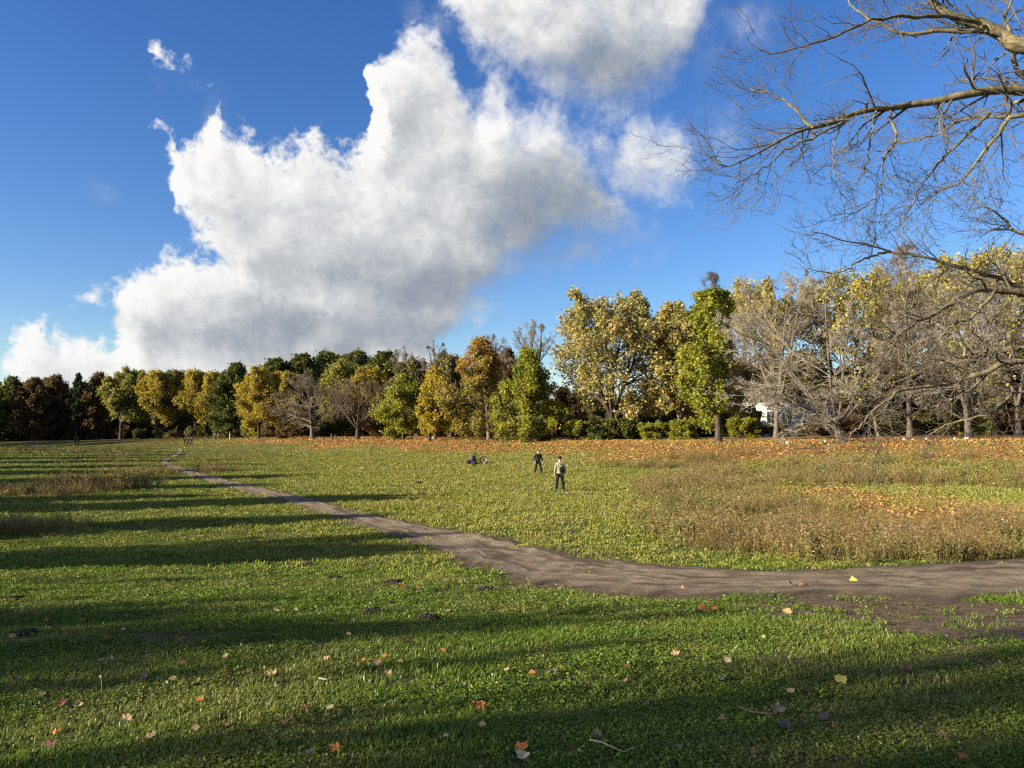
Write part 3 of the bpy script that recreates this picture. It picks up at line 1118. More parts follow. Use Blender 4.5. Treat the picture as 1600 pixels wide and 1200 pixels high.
# half bare column (leaves on its left and lower side only)
loc, H, Rc = size_at(1118, 72, 412, 50)
t = build_tree('linden_tree', grow(33, H, Rc, 2.2, 'column', (40, 8, 7, 2), r0=0.30, el=(-5, 72), off=(-.6, 0), rmin=(0.018, 0.013, 0.010)), BARK_D, BARK, LEAF['green'],
               dict(levels=(3,), per=17, size=0.25, spread=0.28,
                    keep=lambda C: ((C[:, 0] < 0.2 - 0.2 * np.sin(C[:, 2] * 1.3) + 0.10 * C[:, 2] * (C[:, 2] > 6)) & (C[:, 2] < H * 0.88))), 8)
put(t, spot(1122, 72), 'upright half bare tree, bright green on its left side, straight dark trunk', group=G_ROW)

# leafless trees on the right
specs = [(1312, 66, 398, 120, 41, 'leaning leafless tree whose limbs sweep to the left over the bank', (-4.0, 0), 3.0),
         (1212, 86, 412, 72, 42, 'leafless tree in front of the white building', (0.5, 0), 3.0),
         (1420, 74, 372, 92, 43, 'tall leafless tree right of the leaning one', (0, 0), 3.0),
         (1512, 70, 400, 85, 44, 'leafless tree with a pale mossy trunk on the right bank', (-1, 0), 2.5),
         (1590, 78, 378, 80, 45, 'leafless tree at the right edge of the bank', (0, 0), 3.0)]
for px, D, top, hw, sd, lab, ln, cb in specs:
    loc, H, Rc = size_at(px, D, top, hw)
    if sd == 41:
        sk = grow(sd, H, Rc, 1.2, 'round', (48, 9, 7, 5), r0=0.27, lean=ln, off=(-2.0, 0), el=(-5, 62), fork=(1.2, 6, 40), dirbias=(math.pi, 0.45), wig=(.06, .1, .14, .16), rmin=(0.017, 0.012, 0.009))
    else:
        sk = grow(sd, H, Rc, cb, 'round', (40, 9, 7, 4), r0=0.27, lean=ln, el=(0, 72), wig=(.05, .09, .14, .16), rmin=(0.017, 0.012, 0.009), fork=(cb, 3, 17) if sd != 43 else None)
    t = build_tree('bare_tree', sk, BARK, TWIG_P if sd in (41, 44) else TWIG_G)
    put(t, loc, lab, group='leafless trees on the right bank')

# yellow trees behind them: thin pale crowns
AIRY = build_tree('plane_tree', grow(34, 17.0, 7.0, 3.0, 'dome', (70, 9, 7, 0), fork=(3.0, 5, 26), r0=0.34, el=(5, 75), wig=(.06, .1, .15, .16)), BARK, BARK, LEAF['pale'],
                  dict(levels=(3,), per=4, size=0.27, spread=0.34, tmin=0.3), 9)
for k, (px, D, top, hw, rz, lab) in enumerate(((1178, 101, 424, 78, 1.0, 'pale yellow tree just right of the half bare column'),
                                (1318, 103, 410, 100, 2.2, 'pale yellow tree behind the leaning leafless tree'),
                                (1440, 108, 408, 92, 3.9, 'pale yellow tree behind the tall leafless tree'),
                                (1562, 98, 366, 104, 5.0, 'tall pale yellow tree at the right edge behind the bank'),
                                (1690, 92, 360, 90, 0.4, 'pale yellow tree beyond the right edge'))):
    loc, H, Rc = size_at(px, D, top, hw)
    if k == 0:
        put(AIRY, loc, lab, 'tree', 'yellow plane trees', rz, (Rc / 7, Rc / 7, H / 17))
    else:
        tag(copy_tree(AIRY, loc, rz, (Rc / 7, Rc / 7, H / 17)), lab, 'tree', 'yellow plane trees')

# ------------------------------------------------------------------ woods behind
# templates that stand in the woods themselves
def wood_tree(seed, H, Rc, cb, pf, leafkey, n=(46, 8, 6, 0), per=9, size=0.42, bark=BARK_D, **kw):
    return build_tree('forest_tree', grow(seed, H, Rc, cb, pf, n, **kw), bark, bark, LEAF[leafkey], dict(levels=(3, 2), per=per, size=size, spread=0.38), seed)


W = {
    'dark': (wood_tree(51, 16, 5.4, 1.4, 'column', 'dark', el=(0, 70)), 16.0),
    'olive': (wood_tree(52, 16, 5.0, 1.2, 'column', 'olive', el=(5, 72), fork=(3, 3, 16)), 16.0),
    'gold': (wood_tree(53, 16, 5.2, 1.5, 'dome', 'gold', el=(5, 72), per=7, fork=(3, 4, 20)), 16.0),
    'yellowgreen': (wood_tree(54, 16, 5.0, 1.5, 'dome', 'yellowgreen', per=7, el=(5, 72), fork=(4, 3, 16)), 16.0),
    'brown': (wood_tree(55, 15, 5.0, 1.0, 'column', 'brown', per=6, el=(5, 72)), 15.0),
    'pine': (build_tree('pine_tree', grow(56, 18, 3.4, 4.0, 'cone', (30, 8, 5, 0), el=(-6, 30), up=(0.0, .02, .02, .02), rmin=(.03, .02, .015)), BARK_D, BARK_D, LEAF['needle'],
                        dict(levels=(3, 2), per=9, size=0.42, spread=0.22, aspect=0.4), 56), 18.0),
}
used = set()


def wood(kind, px, D, top, label, group, rz, wide=1.0):
    src, h0 = W[kind]
    x, y, z = spot(px, D)
    H = (at(px, top, D)[2] - z) * 0.945
    s = H / h0
    if kind not in used:
        used.add(kind)
        o = src
        o.location = (x, y, z)
        o.rotation_euler = (0, 0, rz)
        o.scale = (s * wide, s * wide, s)
    else:
        o = copy_tree(src, (x, y, z), rz, (s * wide, s * wide, s))
    o.name = {'dark': 'oak_tree', 'pine': 'pine_tree'}.get(kind, 'forest_tree')
    tag(o, label, 'tree', group)
    return o


MARKS = [(-200, 'the far left edge'), (60, 'the rust brown trees on the left'), (110, 'the pointed dark pine'), (160, 'the thin brown tree in the left wood'), (200, 'the yellow green trees of the left wood'), (250, 'the leftmost golden topped tree'), (300, 'the middle golden topped tree'), (345, 'the dark green oak'),
         (395, 'the golden tree on the bank'), (450, 'the pale bare tree'), (520, 'the round brown bare tree'), (595, 'the lime green chestnut'), (660, 'the yellow chestnut'), (715, 'the orange topped chestnut'), (790, 'the cone shaped chestnut'), (880, 'the largest yellow tree'), (1020, 'the narrower plane tree'), (1085, 'the half bare column'),
         (1150, 'the white building'), (1345, 'the tall leafless tree on the right'), (1460, 'the mossy trunk on the right'), (1560, 'the right edge')]


def behind(px):
    return [m for a, m in MARKS if a <= px][-1]


rw = random.Random(99)
G_LEFT, G_BACK = 'trees of the left wood', 'trees of the wood behind the bank'
# front of the left wood, left to right
left = [('pine', -25, 236, 582, 'dark pine at the far left edge of the wood', 1.0), ('dark', 18, 232, 588, 'dark broad tree at the left edge of the wood', 1.0),
        ('brown', 52, 228, 590, 'first rust brown tree from the left in the wood', 1.0), ('brown', 85, 236, 586, 'second rust brown tree, left of the pointed pine', 1.0),
        ('pine', 121, 230, 576, 'pointed dark pine standing above the left wood', 0.8), ('brown', 152, 234, 582, 'thin brown tree right of the pointed pine', 0.9),
        ('yellowgreen', 190, 228, 577, 'yellow green tree in the left wood', 1.0), ('yellowgreen', 214, 236, 571, 'airy pale green treetop in the left wood', 0.9),
        ('gold', 246, 224, 573, 'leftmost golden topped tree of the left wood', 1.0), ('olive', 278, 228, 574, 'olive tree between golden topped ones in the left wood', 1.0),
        ('gold', 306, 224, 572, 'middle golden topped tree of the left wood', 1.0), ('gold', 336, 220, 575, 'golden topped tree beside the dark oak', 0.9),
        ('dark', 368, 206, 567, 'dark green oak left of the golden tree on the bank', 1.1)]
for k, px, D, top, lab, wd in left:
    wood(k, px, D, top, lab, G_LEFT, rw.uniform(0, 6.3), wd)
for i, px in enumerate(range(-60, 400, 26)):
    wood(rw.choice(['dark', 'brown', 'olive', 'dark']), px + rw.uniform(-6, 6), 252 + rw.uniform(-6, 14), 598 - 8 * rw.random(), 'dim second row tree behind ' + behind(px), 'second row of the left wood', rw.uniform(0, 6.3), 1.15)
# behind the bank row: dark green canopy and yellow trees
back = [('dark', 428, 186, 560, 'dark green treetop behind the golden tree', 1.3), ('dark', 470, 190, 553, 'dark green treetop above the pale bare tree', 1.3), ('dark', 512, 194, 549, 'dark green treetop left of the brown bare tree', 1.3),
        ('dark', 556, 192, 548, 'dark green treetop above the round bare tree', 1.3), ('dark', 600, 188, 549, 'dark green treetop right of the round bare tree', 1.3),
        ('gold', 442, 168, 575, 'yellow tree between the golden tree and the pale bare tree', 1.0), ('yellowgreen', 530, 162, 560, 'yellow crown behind the round bare tree, left one', 1.1), ('gold', 578, 158, 566, 'yellow crown behind the round bare tree, right one', 1.0),
        ('olive', 642, 150, 557, 'olive brown tree above the lime green chestnut', 1.1), ('brown', 690, 146, 552, 'brown tree behind the yellow chestnut', 1.0), ('olive', 705, 134, 548, 'olive tree left of the orange chestnut', .8),
        ('brown', 792, 128, 545, 'brown tree between the orange and the cone shaped chestnut', 0.8), ('brown', 880, 128, 604, 'brown tree seen under the limbs of the largest tree', 1.3),
        ('olive', 930, 124, 616, 'olive tree low behind the largest tree', 1.4), ('brown', 985, 126, 612, 'rust tree low behind the largest tree', 1.4), ('olive', 1040, 122, 600, 'olive tree low behind the narrower plane tree', 1.3),
        ('olive', 1100, 118, 560, 'olive tree behind the half bare column', 1.2), ('brown', 1160, 124, 560, 'brown tree left of the white building', 1.1),
        ('olive', 1262, 132, 545, 'olive tree behind the white building', 1.1), ('dark', 1210, 140, 560, 'dark tree behind the white building', 1.2), ('dark', 1320, 138, 570, 'dark tree right behind the white building', 1.2),
        ('olive', 1385, 112, 520, 'olive tree deep in the right wood', 1.1), ('dark', 1470, 116, 560, 'dark tree deep in the right wood', 1.3), ('olive', 1530, 112, 520, 'olive tree deep at the right side of the wood', 1.1), ('brown', 1600, 112, 530, 'brown tree deep at the right edge', 1.2)]
for k, px, D, top, lab, wd in back:
    wood(k, px, D, top, lab, G_BACK, rw.uniform(0, 6.3), wd)
for px in range(400, 1720, 44):
    D = np.interp(px, [400, 700, 1000, 1700], [205, 170, 150, 135]) + rw.uniform(-5, 8)
    wood(rw.choice(['olive', 'olive', 'brown', 'gold']), px + rw.uniform(-8, 8), D, np.interp(px, [400, 650, 860, 1000, 1150, 1700], [585, 590, 622, 625, 600, 585]) + rw.uniform(-6, 6), 'dim tree deep in the wood beyond ' + behind(px), 'deep trees behind the bank', rw.uniform(0, 6.3), 1.25)

# the wood goes on round the left of the field, outside the frame: its trees throw the long shadows
side = [(-41, 3.8, 11.5, 'olive'), (-42, 12.5, 11.0, 'brown'), (-40, 21.8, 11.5, 'olive'), (-46, 31.2, 10.5, 'gold'), (-52, 39.5, 12, 'olive'), (-57, 48.8, 11.5, 'yellowgreen'), (-64, 59.3, 12.5, 'brown'), (-72, 71.1, 13, 'dark'), (-80, 82.1, 13, 'gold'), (-90, 93.7, 14, 'olive'),
        (-101, 108.7, 15, 'brown'), (-112, 123.7, 16, 'olive'), (-124, 139.7, 15, 'dark'), (-138, 156.7, 17, 'gold'), (-150, 175.7, 16, 'brown'), (-150, 190.7, 23, 'dark'), (-163, 199.7, 25, 'brown'), (-178, 212.7, 26, 'dark'), (-196, 219.7, 26, 'olive'), (-170, 227.7, 25, 'dark'), (-188, 233.7, 26, 'dark'), (-142, 179.7, 21, 'olive'),
        (-34, -3.1, 9.0, 'brown'), (-30, -15.4, 13, 'brown'), (-60, 18.7, 14, 'dark'), (-75, 43.7, 14, 'olive'), (-100, 78.7, 16, 'dark'), (-130, 118.7, 18, 'dark'), (-160, 158.7, 18, 'dark')]
for x, y, H, src, h0 in ((-25, -8.6, 13.5, BARE_A, 12.0), (-28, -9.5, 14.0, BARE_B, 11.5), (-31, -10.5, 14.5, BARE_A, 12.0), (-43, -2.5, 12.0, BARE_B, 11.5), (-33, -5.0, 11.0, BARE_B, 11.5), (-36, -5.6, 11.5, BARE_A, 12.0), (-38, 7.5, 11.0, BARE_A, 12.0)):
    s = H / h0
    tag(copy_tree(src, (x, y, hz(x, y)), rw.uniform(0, 6.3), (s * .6, s * .6, s)), 'leafless tree left of the camera, outside the picture', 'tree', 'trees left of the field')
for x, y, H, k in side:
    src, h0 = W[k]
    s = H / h0
    o = copy_tree(src, (x, y, hz(x, y)), rw.uniform(0, 6.3), (s * 0.8, s * 0.8, s))
    o.name = 'forest_tree'
    tag(o, 'tree of the wood left of the field, outside the picture', 'tree', 'trees left of the field')

# ------------------------------------------------------------------ shrubs
def make_bush(seed, H, Rc, key, per=10, size=0.22):
    sk = grow(seed, H, Rc, 0.05, 'bush', (30, 7, 4, 0), r0=0.05, el=(-8, 75), fork=(0.12, 5, 38), rmin=(.012, .009, .007), wig=(.08, .1, .15, .16))
    return build_tree('shrub', sk, BARK_D, BARK_D, LEAF[key], dict(levels=(3, 2), per=per, size=size, spread=0.14), seed)


BU = {'dark': make_bush(61, 3.0, 2.0, 'dark'), 'green': make_bush(62, 3.0, 2.0, 'green'), 'olive': make_bush(63, 3.0, 2.0, 'olive', 7), 'brown': make_bush(64, 3.0, 2.0, 'brown', 5)}
bused = set()


def bush(k, px, D, H, wd, label, group):
    x, y, z = spot(px, D)
    s = H / 3.0
    if k in bused:
        o = copy_tree(BU[k], (x, y, z), rw.uniform(0, 6.3), (wd / 2.0, wd / 2.0, s))
    else:
        bused.add(k)
        o = BU[k]
        o.location, o.scale = (x, y, z), (wd / 2.0, wd / 2.0, s)
    o.name = 'shrub'
    return tag(o, label, 'shrub', group)


G_SH = 'shrubs under the trees'
for k, px, D, H, wd, lab in (('green', 906, 97, 2.4, 2.2, 'low green shrub right of the cone shaped chestnut'), ('dark', 948, 96, 2.5, 2.6, 'dark green shrub under the largest tree, left one'),
                             ('dark', 985, 95, 2.3, 2.0, 'dark green shrub under the largest tree, right one'), ('green', 1022, 90, 2.0, 1.9, 'small yellow green shrub under the narrower plane tree'),
                             ('green', 1068, 84, 2.2, 1.8, 'bright green shrub left of the half bare column'), ('green', 1160, 88, 2.2, 2.0, 'yellow green shrub right of the half bare column'),
                             ('olive', 1205, 90, 1.3, 2.0, 'olive shrub in front of the white building'), ('brown', 1290, 84, 2.0, 2.4, 'brown tangled shrub right of the white building'),
                             ('dark', 1270, 92, 1.4, 2.2, 'dark low shrub in front of the white building'), ('green', 1515, 84, 3.2, 2.0, 'bright yellow green shrub in the right wood'),
                             ('brown', 1318, 96, 2.8, 2.6, 'brown thicket half hiding the right part of the white building'), ('brown', 456, 146, 2.3, 2.6, 'rust red shrub at the foot of the pale bare tree')):
    bush(k, px, D, H, wd, lab, G_SH)
for px in range(-60, 1700, 24):
    D = np.interp(px, [-60, 200, 360, 420, 700, 850, 1000, 1150, 1330, 1700], [240, 236, 214, 166, 140, 118, 108, 108, 104, 92]) + rw.uniform(-3, 6)
    if 1165 < px < 1340:
        D += 28
    bush(rw.choice(['dark', 'dark', 'olive', 'brown'] if px < 390 else ['olive', 'brown', 'olive', 'green', 'brown', 'dark']), px + rw.uniform(-9, 9), D, rw.uniform(2.4, 4.0), rw.uniform(2.2, 3.4), 'dim low shrub in the undergrowth behind ' + behind(px), 'undergrowth along the wood')

for px in range(-80, 1760, 17):
    D = np.interp(px, [-60, 200, 360, 420, 700, 850, 1000, 1150, 1330, 1700], [262, 256, 236, 190, 165, 140, 128, 150, 150, 112]) + rw.uniform(-3, 6)
    bush(rw.choice(['dark', 'dark', 'olive'] if px < 390 else ['olive', 'olive', 'brown']), px + rw.uniform(-9, 9), D, rw.uniform(5.0, 7.5), rw.uniform(3.4, 4.6), 'tall dim shrub deep in the wood behind ' + behind(px), 'undergrowth deep in the wood')

# ------------------------------------------------------------------ ground cover
def tris_mesh(name, V, F, mat, attrs=None):
    return mesh_np(name, V, F, mat, False, attrs)


def cover_mat(name, c0, c1, c2, transl=0.35, gloss=0.05, pos_scale=0.5):
    """plant cover: colour by plant and by place"""
    m, N, out = new_mat(name)
    oi = N.n('ShaderNodeObjectInfo')
    geo = N.n('ShaderNodeNewGeometry')
    pn = N.noise(oi.outputs['Location'], pos_scale, 4, 0.6)
    rp = geo.outputs['Random Per Island']
    f = N.math('ADD', N.math('MULTIPLY', oi.outputs['Random'], 0.55), N.math('MULTIPLY', rp, 0.45))
    col = N.mix(f, c0, c1)
    col = N.mix(N.rng(pn, 0.42, 0.68), col, N.mix(0.65, col, c2))
    d, t, g = N.n('ShaderNodeBsdfDiffuse'), N.n('ShaderNodeBsdfTranslucent'), N.n('ShaderNodeBsdfGlossy')
    N.put(d.inputs[0], col)
    N.put(t.inputs[0], N.mix(0.3, col, (0.22, 0.24, 0.02)))
    g.inputs['Roughness'].default_value = 0.42
    m1, m2 = N.n('ShaderNodeMixShader'), N.n('ShaderNodeMixShader')
    m1.inputs[0].default_value = transl
    m2.inputs[0].default_value = gloss
    N.put(m1.inputs[1], d.outputs[0]); N.put(m1.inputs[2], t.outputs[0])
    N.put(m2.inputs[1], m1.outputs[0]); N.put(m2.inputs[2], g.outputs[0])
    N.put(out.inputs['Surface'], m2.outputs[0])
    return m


GRASS = cover_mat('grass_blades', (0.060, 0.115, 0.013), (0.190, 0.255, 0.034), (0.215, 0.205, 0.055), 0.35, 0.02)
GRASS_F = cover_mat('grass_far', (0.180, 0.200, 0.036), (0.310, 0.305, 0.070), (0.34, 0.28, 0.10), 0.25, 0.0, 0.3)
DRY = cover_mat('dry_stems', (0.105, 0.074, 0.030), (0.33, 0.235, 0.095), (0.19, 0.110, 0.042), 0.2, 0.02)
FORB = cover_mat('weed_leaves', (0.095, 0.115, 0.020), (0.28, 0.26, 0.055), (0.32, 0.23, 0.065), 0.3, 0.03)
LITTER = cover_mat('leaf_litter', (0.21, 0.115, 0.038), (0.56, 0.33, 0.105), (0.50, 0.23, 0.070), 0.2, 0.02)


def blades(seed, n, rad, h0, h1, w, bend):
    rs = np.random.RandomState(seed)
    V, F = [], []
    for i in range(n):
        a, r = rs.rand() * 6.283, rad * math.sqrt(rs.rand())
        x, y = r * math.cos(a), r * math.sin(a)
        h = h0 + (h1 - h0) * rs.rand()
        b = rs.rand() * 6.283
        lean = bend * (0.3 + rs.rand())
        dx, dy = math.cos(b), math.sin(b)
        ww = w * (0.6 + 0.8 * rs.rand())
        sx, sy = -dy * ww / 2, dx * ww / 2
        k = len(V)
        m = (x + dx * lean * h * 0.35, y + dy * lean * h * 0.35, h * 0.6)
        t = (x + dx * lean * h, y + dy * lean * h, h * (1 - 0.25 * min(1, lean)))
        V += [(x - sx, y - sy, -0.015), (x + sx, y + sy, -0.015), (m[0] + sx * .8, m[1] + sy * .8, m[2]), (m[0] - sx * .8, m[1] - sy * .8, m[2]), t]
        F += [(k, k + 1, k + 2), (k, k + 2, k + 3), (k + 3, k + 2, k + 4)]
    return V, F


def leaflets(seed, n, rad, h0, h1, s):
    """small round leaves on the lawn"""
    rs = np.random.RandomState(seed)
    V, F = [], []
    for i in range(n):
        a, r = rs.rand() * 6.283, rad * math.sqrt(rs.rand())
        c = Vector((r * math.cos(a), r * math.sin(a), h0 + (h1 - h0) * rs.rand()))
        nn = Vector(rs.randn(3) * 0.55 + np.array([0, 0, 1])).normalized()
        u = nn.orthogonal().normalized()
        u.rotate(Matrix.Rotation(rs.rand() * 6.28, 3, nn))
        v = nn.cross(u)
        ss = s * (0.6 + 0.8 * rs.rand())
        k = len(V)
        for p in (c - u * ss, c + v * ss * 0.6 + nn * ss * .2, c + u * ss, c - v * ss * 0.6 + nn * ss * .2):
            V.append(tuple(p))
        F += [(k, k + 1, k + 2), (k, k + 2, k + 3)]
    return V, F


def stalks(seed, n, rad, h0, h1, w, leafn, leafs, lo=0.25, lean=0.25):
    """weed: thin stems with small leaves or seed heads on them"""
    rs = np.random.RandomState(seed)
    V, F, M = [], [], []
    for i in range(n):
        a, r = rs.rand() * 6.283, rad * math.sqrt(rs.rand())
        p0 = np.array([r * math.cos(a), r * math.sin(a), -0.03])
        h = h0 + (h1 - h0) * rs.rand()
        d = np.array([rs.randn() * lean * h, rs.randn() * lean * h, h])
        p1 = p0 + d * 0.5 + rs.randn(3) * 0.02
        p2 = p0 + d
        ax = rs.rand() * 3.14
        s = np.array([math.cos(ax), math.sin(ax), 0]) * w / 2
        s2 = np.array([-math.sin(ax), math.cos(ax), 0]) * w / 2
        for q in (s, s2):
            k = len(V)
            V += [p0 - q, p0 + q, p1 + q * .8, p1 - q * .8, p2]
            F += [(k, k + 1, k + 2), (k, k + 2, k + 3), (k + 3, k + 2, k + 4)]
            M += [0, 0, 0]
        for j in range(leafn):
            t = lo + (1.02 - lo) * rs.rand()
            c = p0 + d * t + rs.randn(3) * np.array([1, 1, .6]) * leafs * 0.8
            nn = rs.randn(3) + np.array([0, 0, .5])
            nn /= np.linalg.norm(nn)
            u = np.cross(nn, rs.randn(3)); u /= np.linalg.norm(u)
            v = np.cross(nn, u)
            ss = leafs * (0.5 + rs.rand())
            k = len(V)
            V += [c - u * ss, c + v * ss * .4, c + u * ss, c - v * ss * .4]
            F += [(k, k + 1, k + 2), (k, k + 2, k + 3)]
            M += [1, 1]
    return V, F, M


def leaf_shape(seed, s=1.0, curl=0.25, lobes=5, depth=0.38, stem=True):
    """a lobed plane or maple leaf, one unit wide: fan of triangles, curled, with its stalk"""
    rs = np.random.RandomState(seed)
    n = lobes * 6
    V, F = [(0, 0, 0)], []
    cu = rs.uniform(-1, 1, 3) * curl
    for i in range(n):
        a = 2 * math.pi * i / n
        ph = (a * lobes / (2 * math.pi)) % 1.0
        tooth = abs(2 * ph - 1)                   # 1 at lobe tips
        r = 0.5 * (1 - depth + depth * tooth ** 1.2) * (1 + 0.12 * rs.randn()) * (0.78 + 0.22 * math.cos(a - math.pi / 2))
        x, y = r * math.cos(a), r * math.sin(a)
        z = cu[0] * x * x * 2 + cu[1] * y * y * 2 + cu[2] * x * y * 2 + curl * 0.6 * (r * r) + 0.05 * rs.randn() * curl * 2
        V.append((x, y, z))
    F = [(0, 1 + i, 1 + (i + 1) % n) for i in range(n)]
    if stem:
        k = len(V)
        V += [(-0.012, 0, 0.0), (0.012, 0, 0.0), (0.03 + 0.1 * rs.randn(), -0.72, 0.06 * rs.rand()), (0.0, -0.3, 0.02)]
        F += [(k, k + 1, k + 2), (k, k + 2, k + 3)]
    return np.array(V) * s, F


def hidden_collection(name, objs):
    c = bpy.data.collections.new(name)
    for o in objs:
        c.objects.link(o)
    return c


def scatter(name, pts, rot, scl, idx, coll, label, cat, kind='stuff'):
    """one object whose points each carry one plant of the collection"""
    me = bpy.data.meshes.new(name)
    me.vertices.add(len(pts))
    me.vertices.foreach_set('co', np.asarray(pts, np.float32).ravel())
    a = me.attributes.new('rot', 'FLOAT_VECTOR', 'POINT'); a.data.foreach_set('vector', np.asarray(rot, np.float32).ravel())
    a = me.attributes.new('scl', 'FLOAT_VECTOR', 'POINT'); a.data.foreach_set('vector', np.asarray(scl, np.float32).ravel())
    a = me.attributes.new('idx', 'INT', 'POINT'); a.data.foreach_set('value', np.asarray(idx, np.int32))
    me.update()
    o = obj(name, me)
    ng = bpy.data.node_groups.new(name + '_scatter', 'GeometryNodeTree')
    ng.interface.new_socket('Geometry', in_out='INPUT', socket_type='NodeSocketGeometry')
    ng.interface.new_socket('Geometry', in_out='OUTPUT', socket_type='NodeSocketGeometry')
    nn = ng.nodes
    gi, go = nn.new('NodeGroupInput'), nn.new('NodeGroupOutput')
    ci = nn.new('GeometryNodeCollectionInfo')
    ci.inputs['Collection'].default_value = coll
    ci.inputs['Separate Children'].default_value = True
    ci.inputs['Reset Children'].default_value = True
    ip = nn.new('GeometryNodeInstanceOnPoints')
    ip.inputs['Pick Instance'].default_value = True

    def named(nm, dt):
        x = nn.new('GeometryNodeInputNamedAttribute')
        x.data_type = dt
        x.inputs['Name'].default_value = nm
        return x.outputs['Attribute']
    er = nn.new('FunctionNodeEulerToRotation')
    L = ng.links.new
    L(gi.outputs[0], ip.inputs['Points'])
    L(ci.outputs[0], ip.inputs['Instance'])
    L(named('idx', 'INT'), ip.inputs['Instance Index'])
    L(named('rot', 'FLOAT_VECTOR'), er.inputs[0])
    L(er.outputs[0], ip.inputs['Rotation'])
    L(named('scl', 'FLOAT_VECTOR'), ip.inputs['Scale'])
    L(ip.outputs[0], go.inputs[0])
    md = o.modifiers.new('scatter', 'NODES')
    md.node_group = ng
    return tag(o, label, cat, kind=kind)


def variants(prefix, n, fn):
    out = []
    for i in range(n):
        r = fn(i)
        if len(r) == 2:
            V, F = r
            me = tris_mesh('%s_%d' % (prefix, i), V, F, None)
        else:
            V, F, M = r
            me = tris_mesh('%s_%d' % (prefix, i), np.array(V), F, None)
            me['mi'] = 0
        out.append((me, r[2] if len(r) == 3 else None))
    return out


rs = np.random.RandomState(4242)
XMAX = 0.70                                    # cover is grown a little wider than the view


def wedge(n, y0, y1):
    """random ground points in the strip between two distances"""
    y = np.sqrt(y0 * y0 + (y1 * y1 - y0 * y0) * rs.rand(n))
    x = (rs.rand(n) * 2 - 1) * (XMAX * y + 1.5)
    return x, y


# --- grass
near_objs, far_objs = [], []
for i in range(4):
    V, F = blades(100 + i, 20, 0.075, 0.018, 0.046, 0.008, 0.9)
    near_objs.append(bpy.data.objects.new('grass_tuft', tris_mesh('grass_tuft', V, F, GRASS)))
for i in range(3):
    V, F = leaflets(120 + i, 20, 0.085, 0.008, 0.030, 0.012)
    V2, F2 = blades(130 + i, 7, 0.07, 0.02, 0.045, 0.006, 0.9)
    k = len(V)
    near_objs.append(bpy.data.objects.new('grass_tuft', tris_mesh('grass_tuft', V + V2, F + [(a + k, b + k, c + k) for a, b, c in F2], GRASS)))
for i in range(4):
    V, F = blades(140 + i, 22, 0.10, 0.022, 0.060, 0.013, 0.8)
    far_objs.append(bpy.data.objects.new('grass_tuft', tris_mesh('grass_tuft', V, F, GRASS_F)))
GC = hidden_collection('grass_tufts', near_objs + far_objs)
# collection info sorts children by name: read the order back
order = sorted(range(len(near_objs + far_objs)), key=lambda i: (near_objs + far_objs)[i].name)
inv = {o: k for k, o in enumerate(order)}
PX, PY, SC, IX = [], [], [], []
for y0, y1, dens, sc in ((2.4, 5.5, 620, 0.85), (5.5, 9, 360, 1.0), (9, 14, 170, 1.3), (14, 22, 80, 1.8), (22, 36, 38, 2.2), (36, 60, 16, 3.2), (60, 105, 5.0, 4.5), (105, 190, 1.0, 8.0)):
    area = XMAX * (y1 * y1 - y0 * y0) + 3 * (y1 - y0)
    x, y = wedge(int(area * dens), y0, y1)
    lit, bare, weed = masks(x, y)
    pd = path_dist(x, y) + (fnoise(x, y, 0.9, 3, 171) - 0.55) * 0.9
    clump = fnoise(x, y, 0.55 * sc, 2, 101)
    p = (1 - 0.93 * bare) * (1 - 0.75 * lit) * (1 - 0.5 * weed) * (0.30 + 1.0 * sstep(0.32, 0.58, clump))
    ok = ((pd > -0.02) | (rs.rand(len(x)) < 0.025 * (clump > 0.55))) & (rs.rand(len(x)) < p)
    s_, _ = bank_dist(x, y)
    ok &= s_ < 3
    x, y = x[ok], y[ok]
    PX.append(x); PY.append(y)
    hgt = 0.52 + 0.75 * fnoise(x, y, 1.3, 3, 111)
    SC.append(np.stack([np.full(len(x), sc), np.full(len(x), sc), (sc ** np.interp(y1, [9, 60], [0.7, 0.42])) * hgt], 1) * (0.75 + 0.5 * rs.rand(len(x)))[:, None])
    # yellower, drier turf away from the camera and to the right
    farp = sstep(10, 28, y) * (0.25 + 0.75 * sstep(-0.50, -0.02, x / y))
    kind = rs.rand(len(x))
    leafy = fnoise(x, y, 1.6, 2, 121) > 0.42
    base = np.where(leafy, 4 + rs.randint(0, 3, len(x)), rs.randint(0, 4, len(x)))
    ii = np.where(kind < farp, 7 + rs.randint(0, 4, len(x)), base)
    IX.append(np.vectorize(inv.get)(ii))
x, y = np.concatenate(PX), np.concatenate(PY)
n = len(x)
rot = np.stack([rs.randn(n) * 0.12, rs.randn(n) * 0.12, rs.rand(n) * 6.283], 1)
scatter('grass', np.stack([x, y, height(x, y)], 1), rot, np.concatenate(SC), np.concatenate(IX), GC, 'short green grass of the meadow', 'grass')

# --- weeds
wob = []
def weed_obj(seed, *a, mats=(0, 1), **k):
    V, F, M = stalks(seed, *a, **k)
    me = tris_mesh('weed', np.array(V), F, None)
    for m_ in mats:
        me.materials.append(m_)
    me.polygons.foreach_set('material_index', np.array(M, np.int32))
    wob.append(bpy.data.objects.new('weed', me))


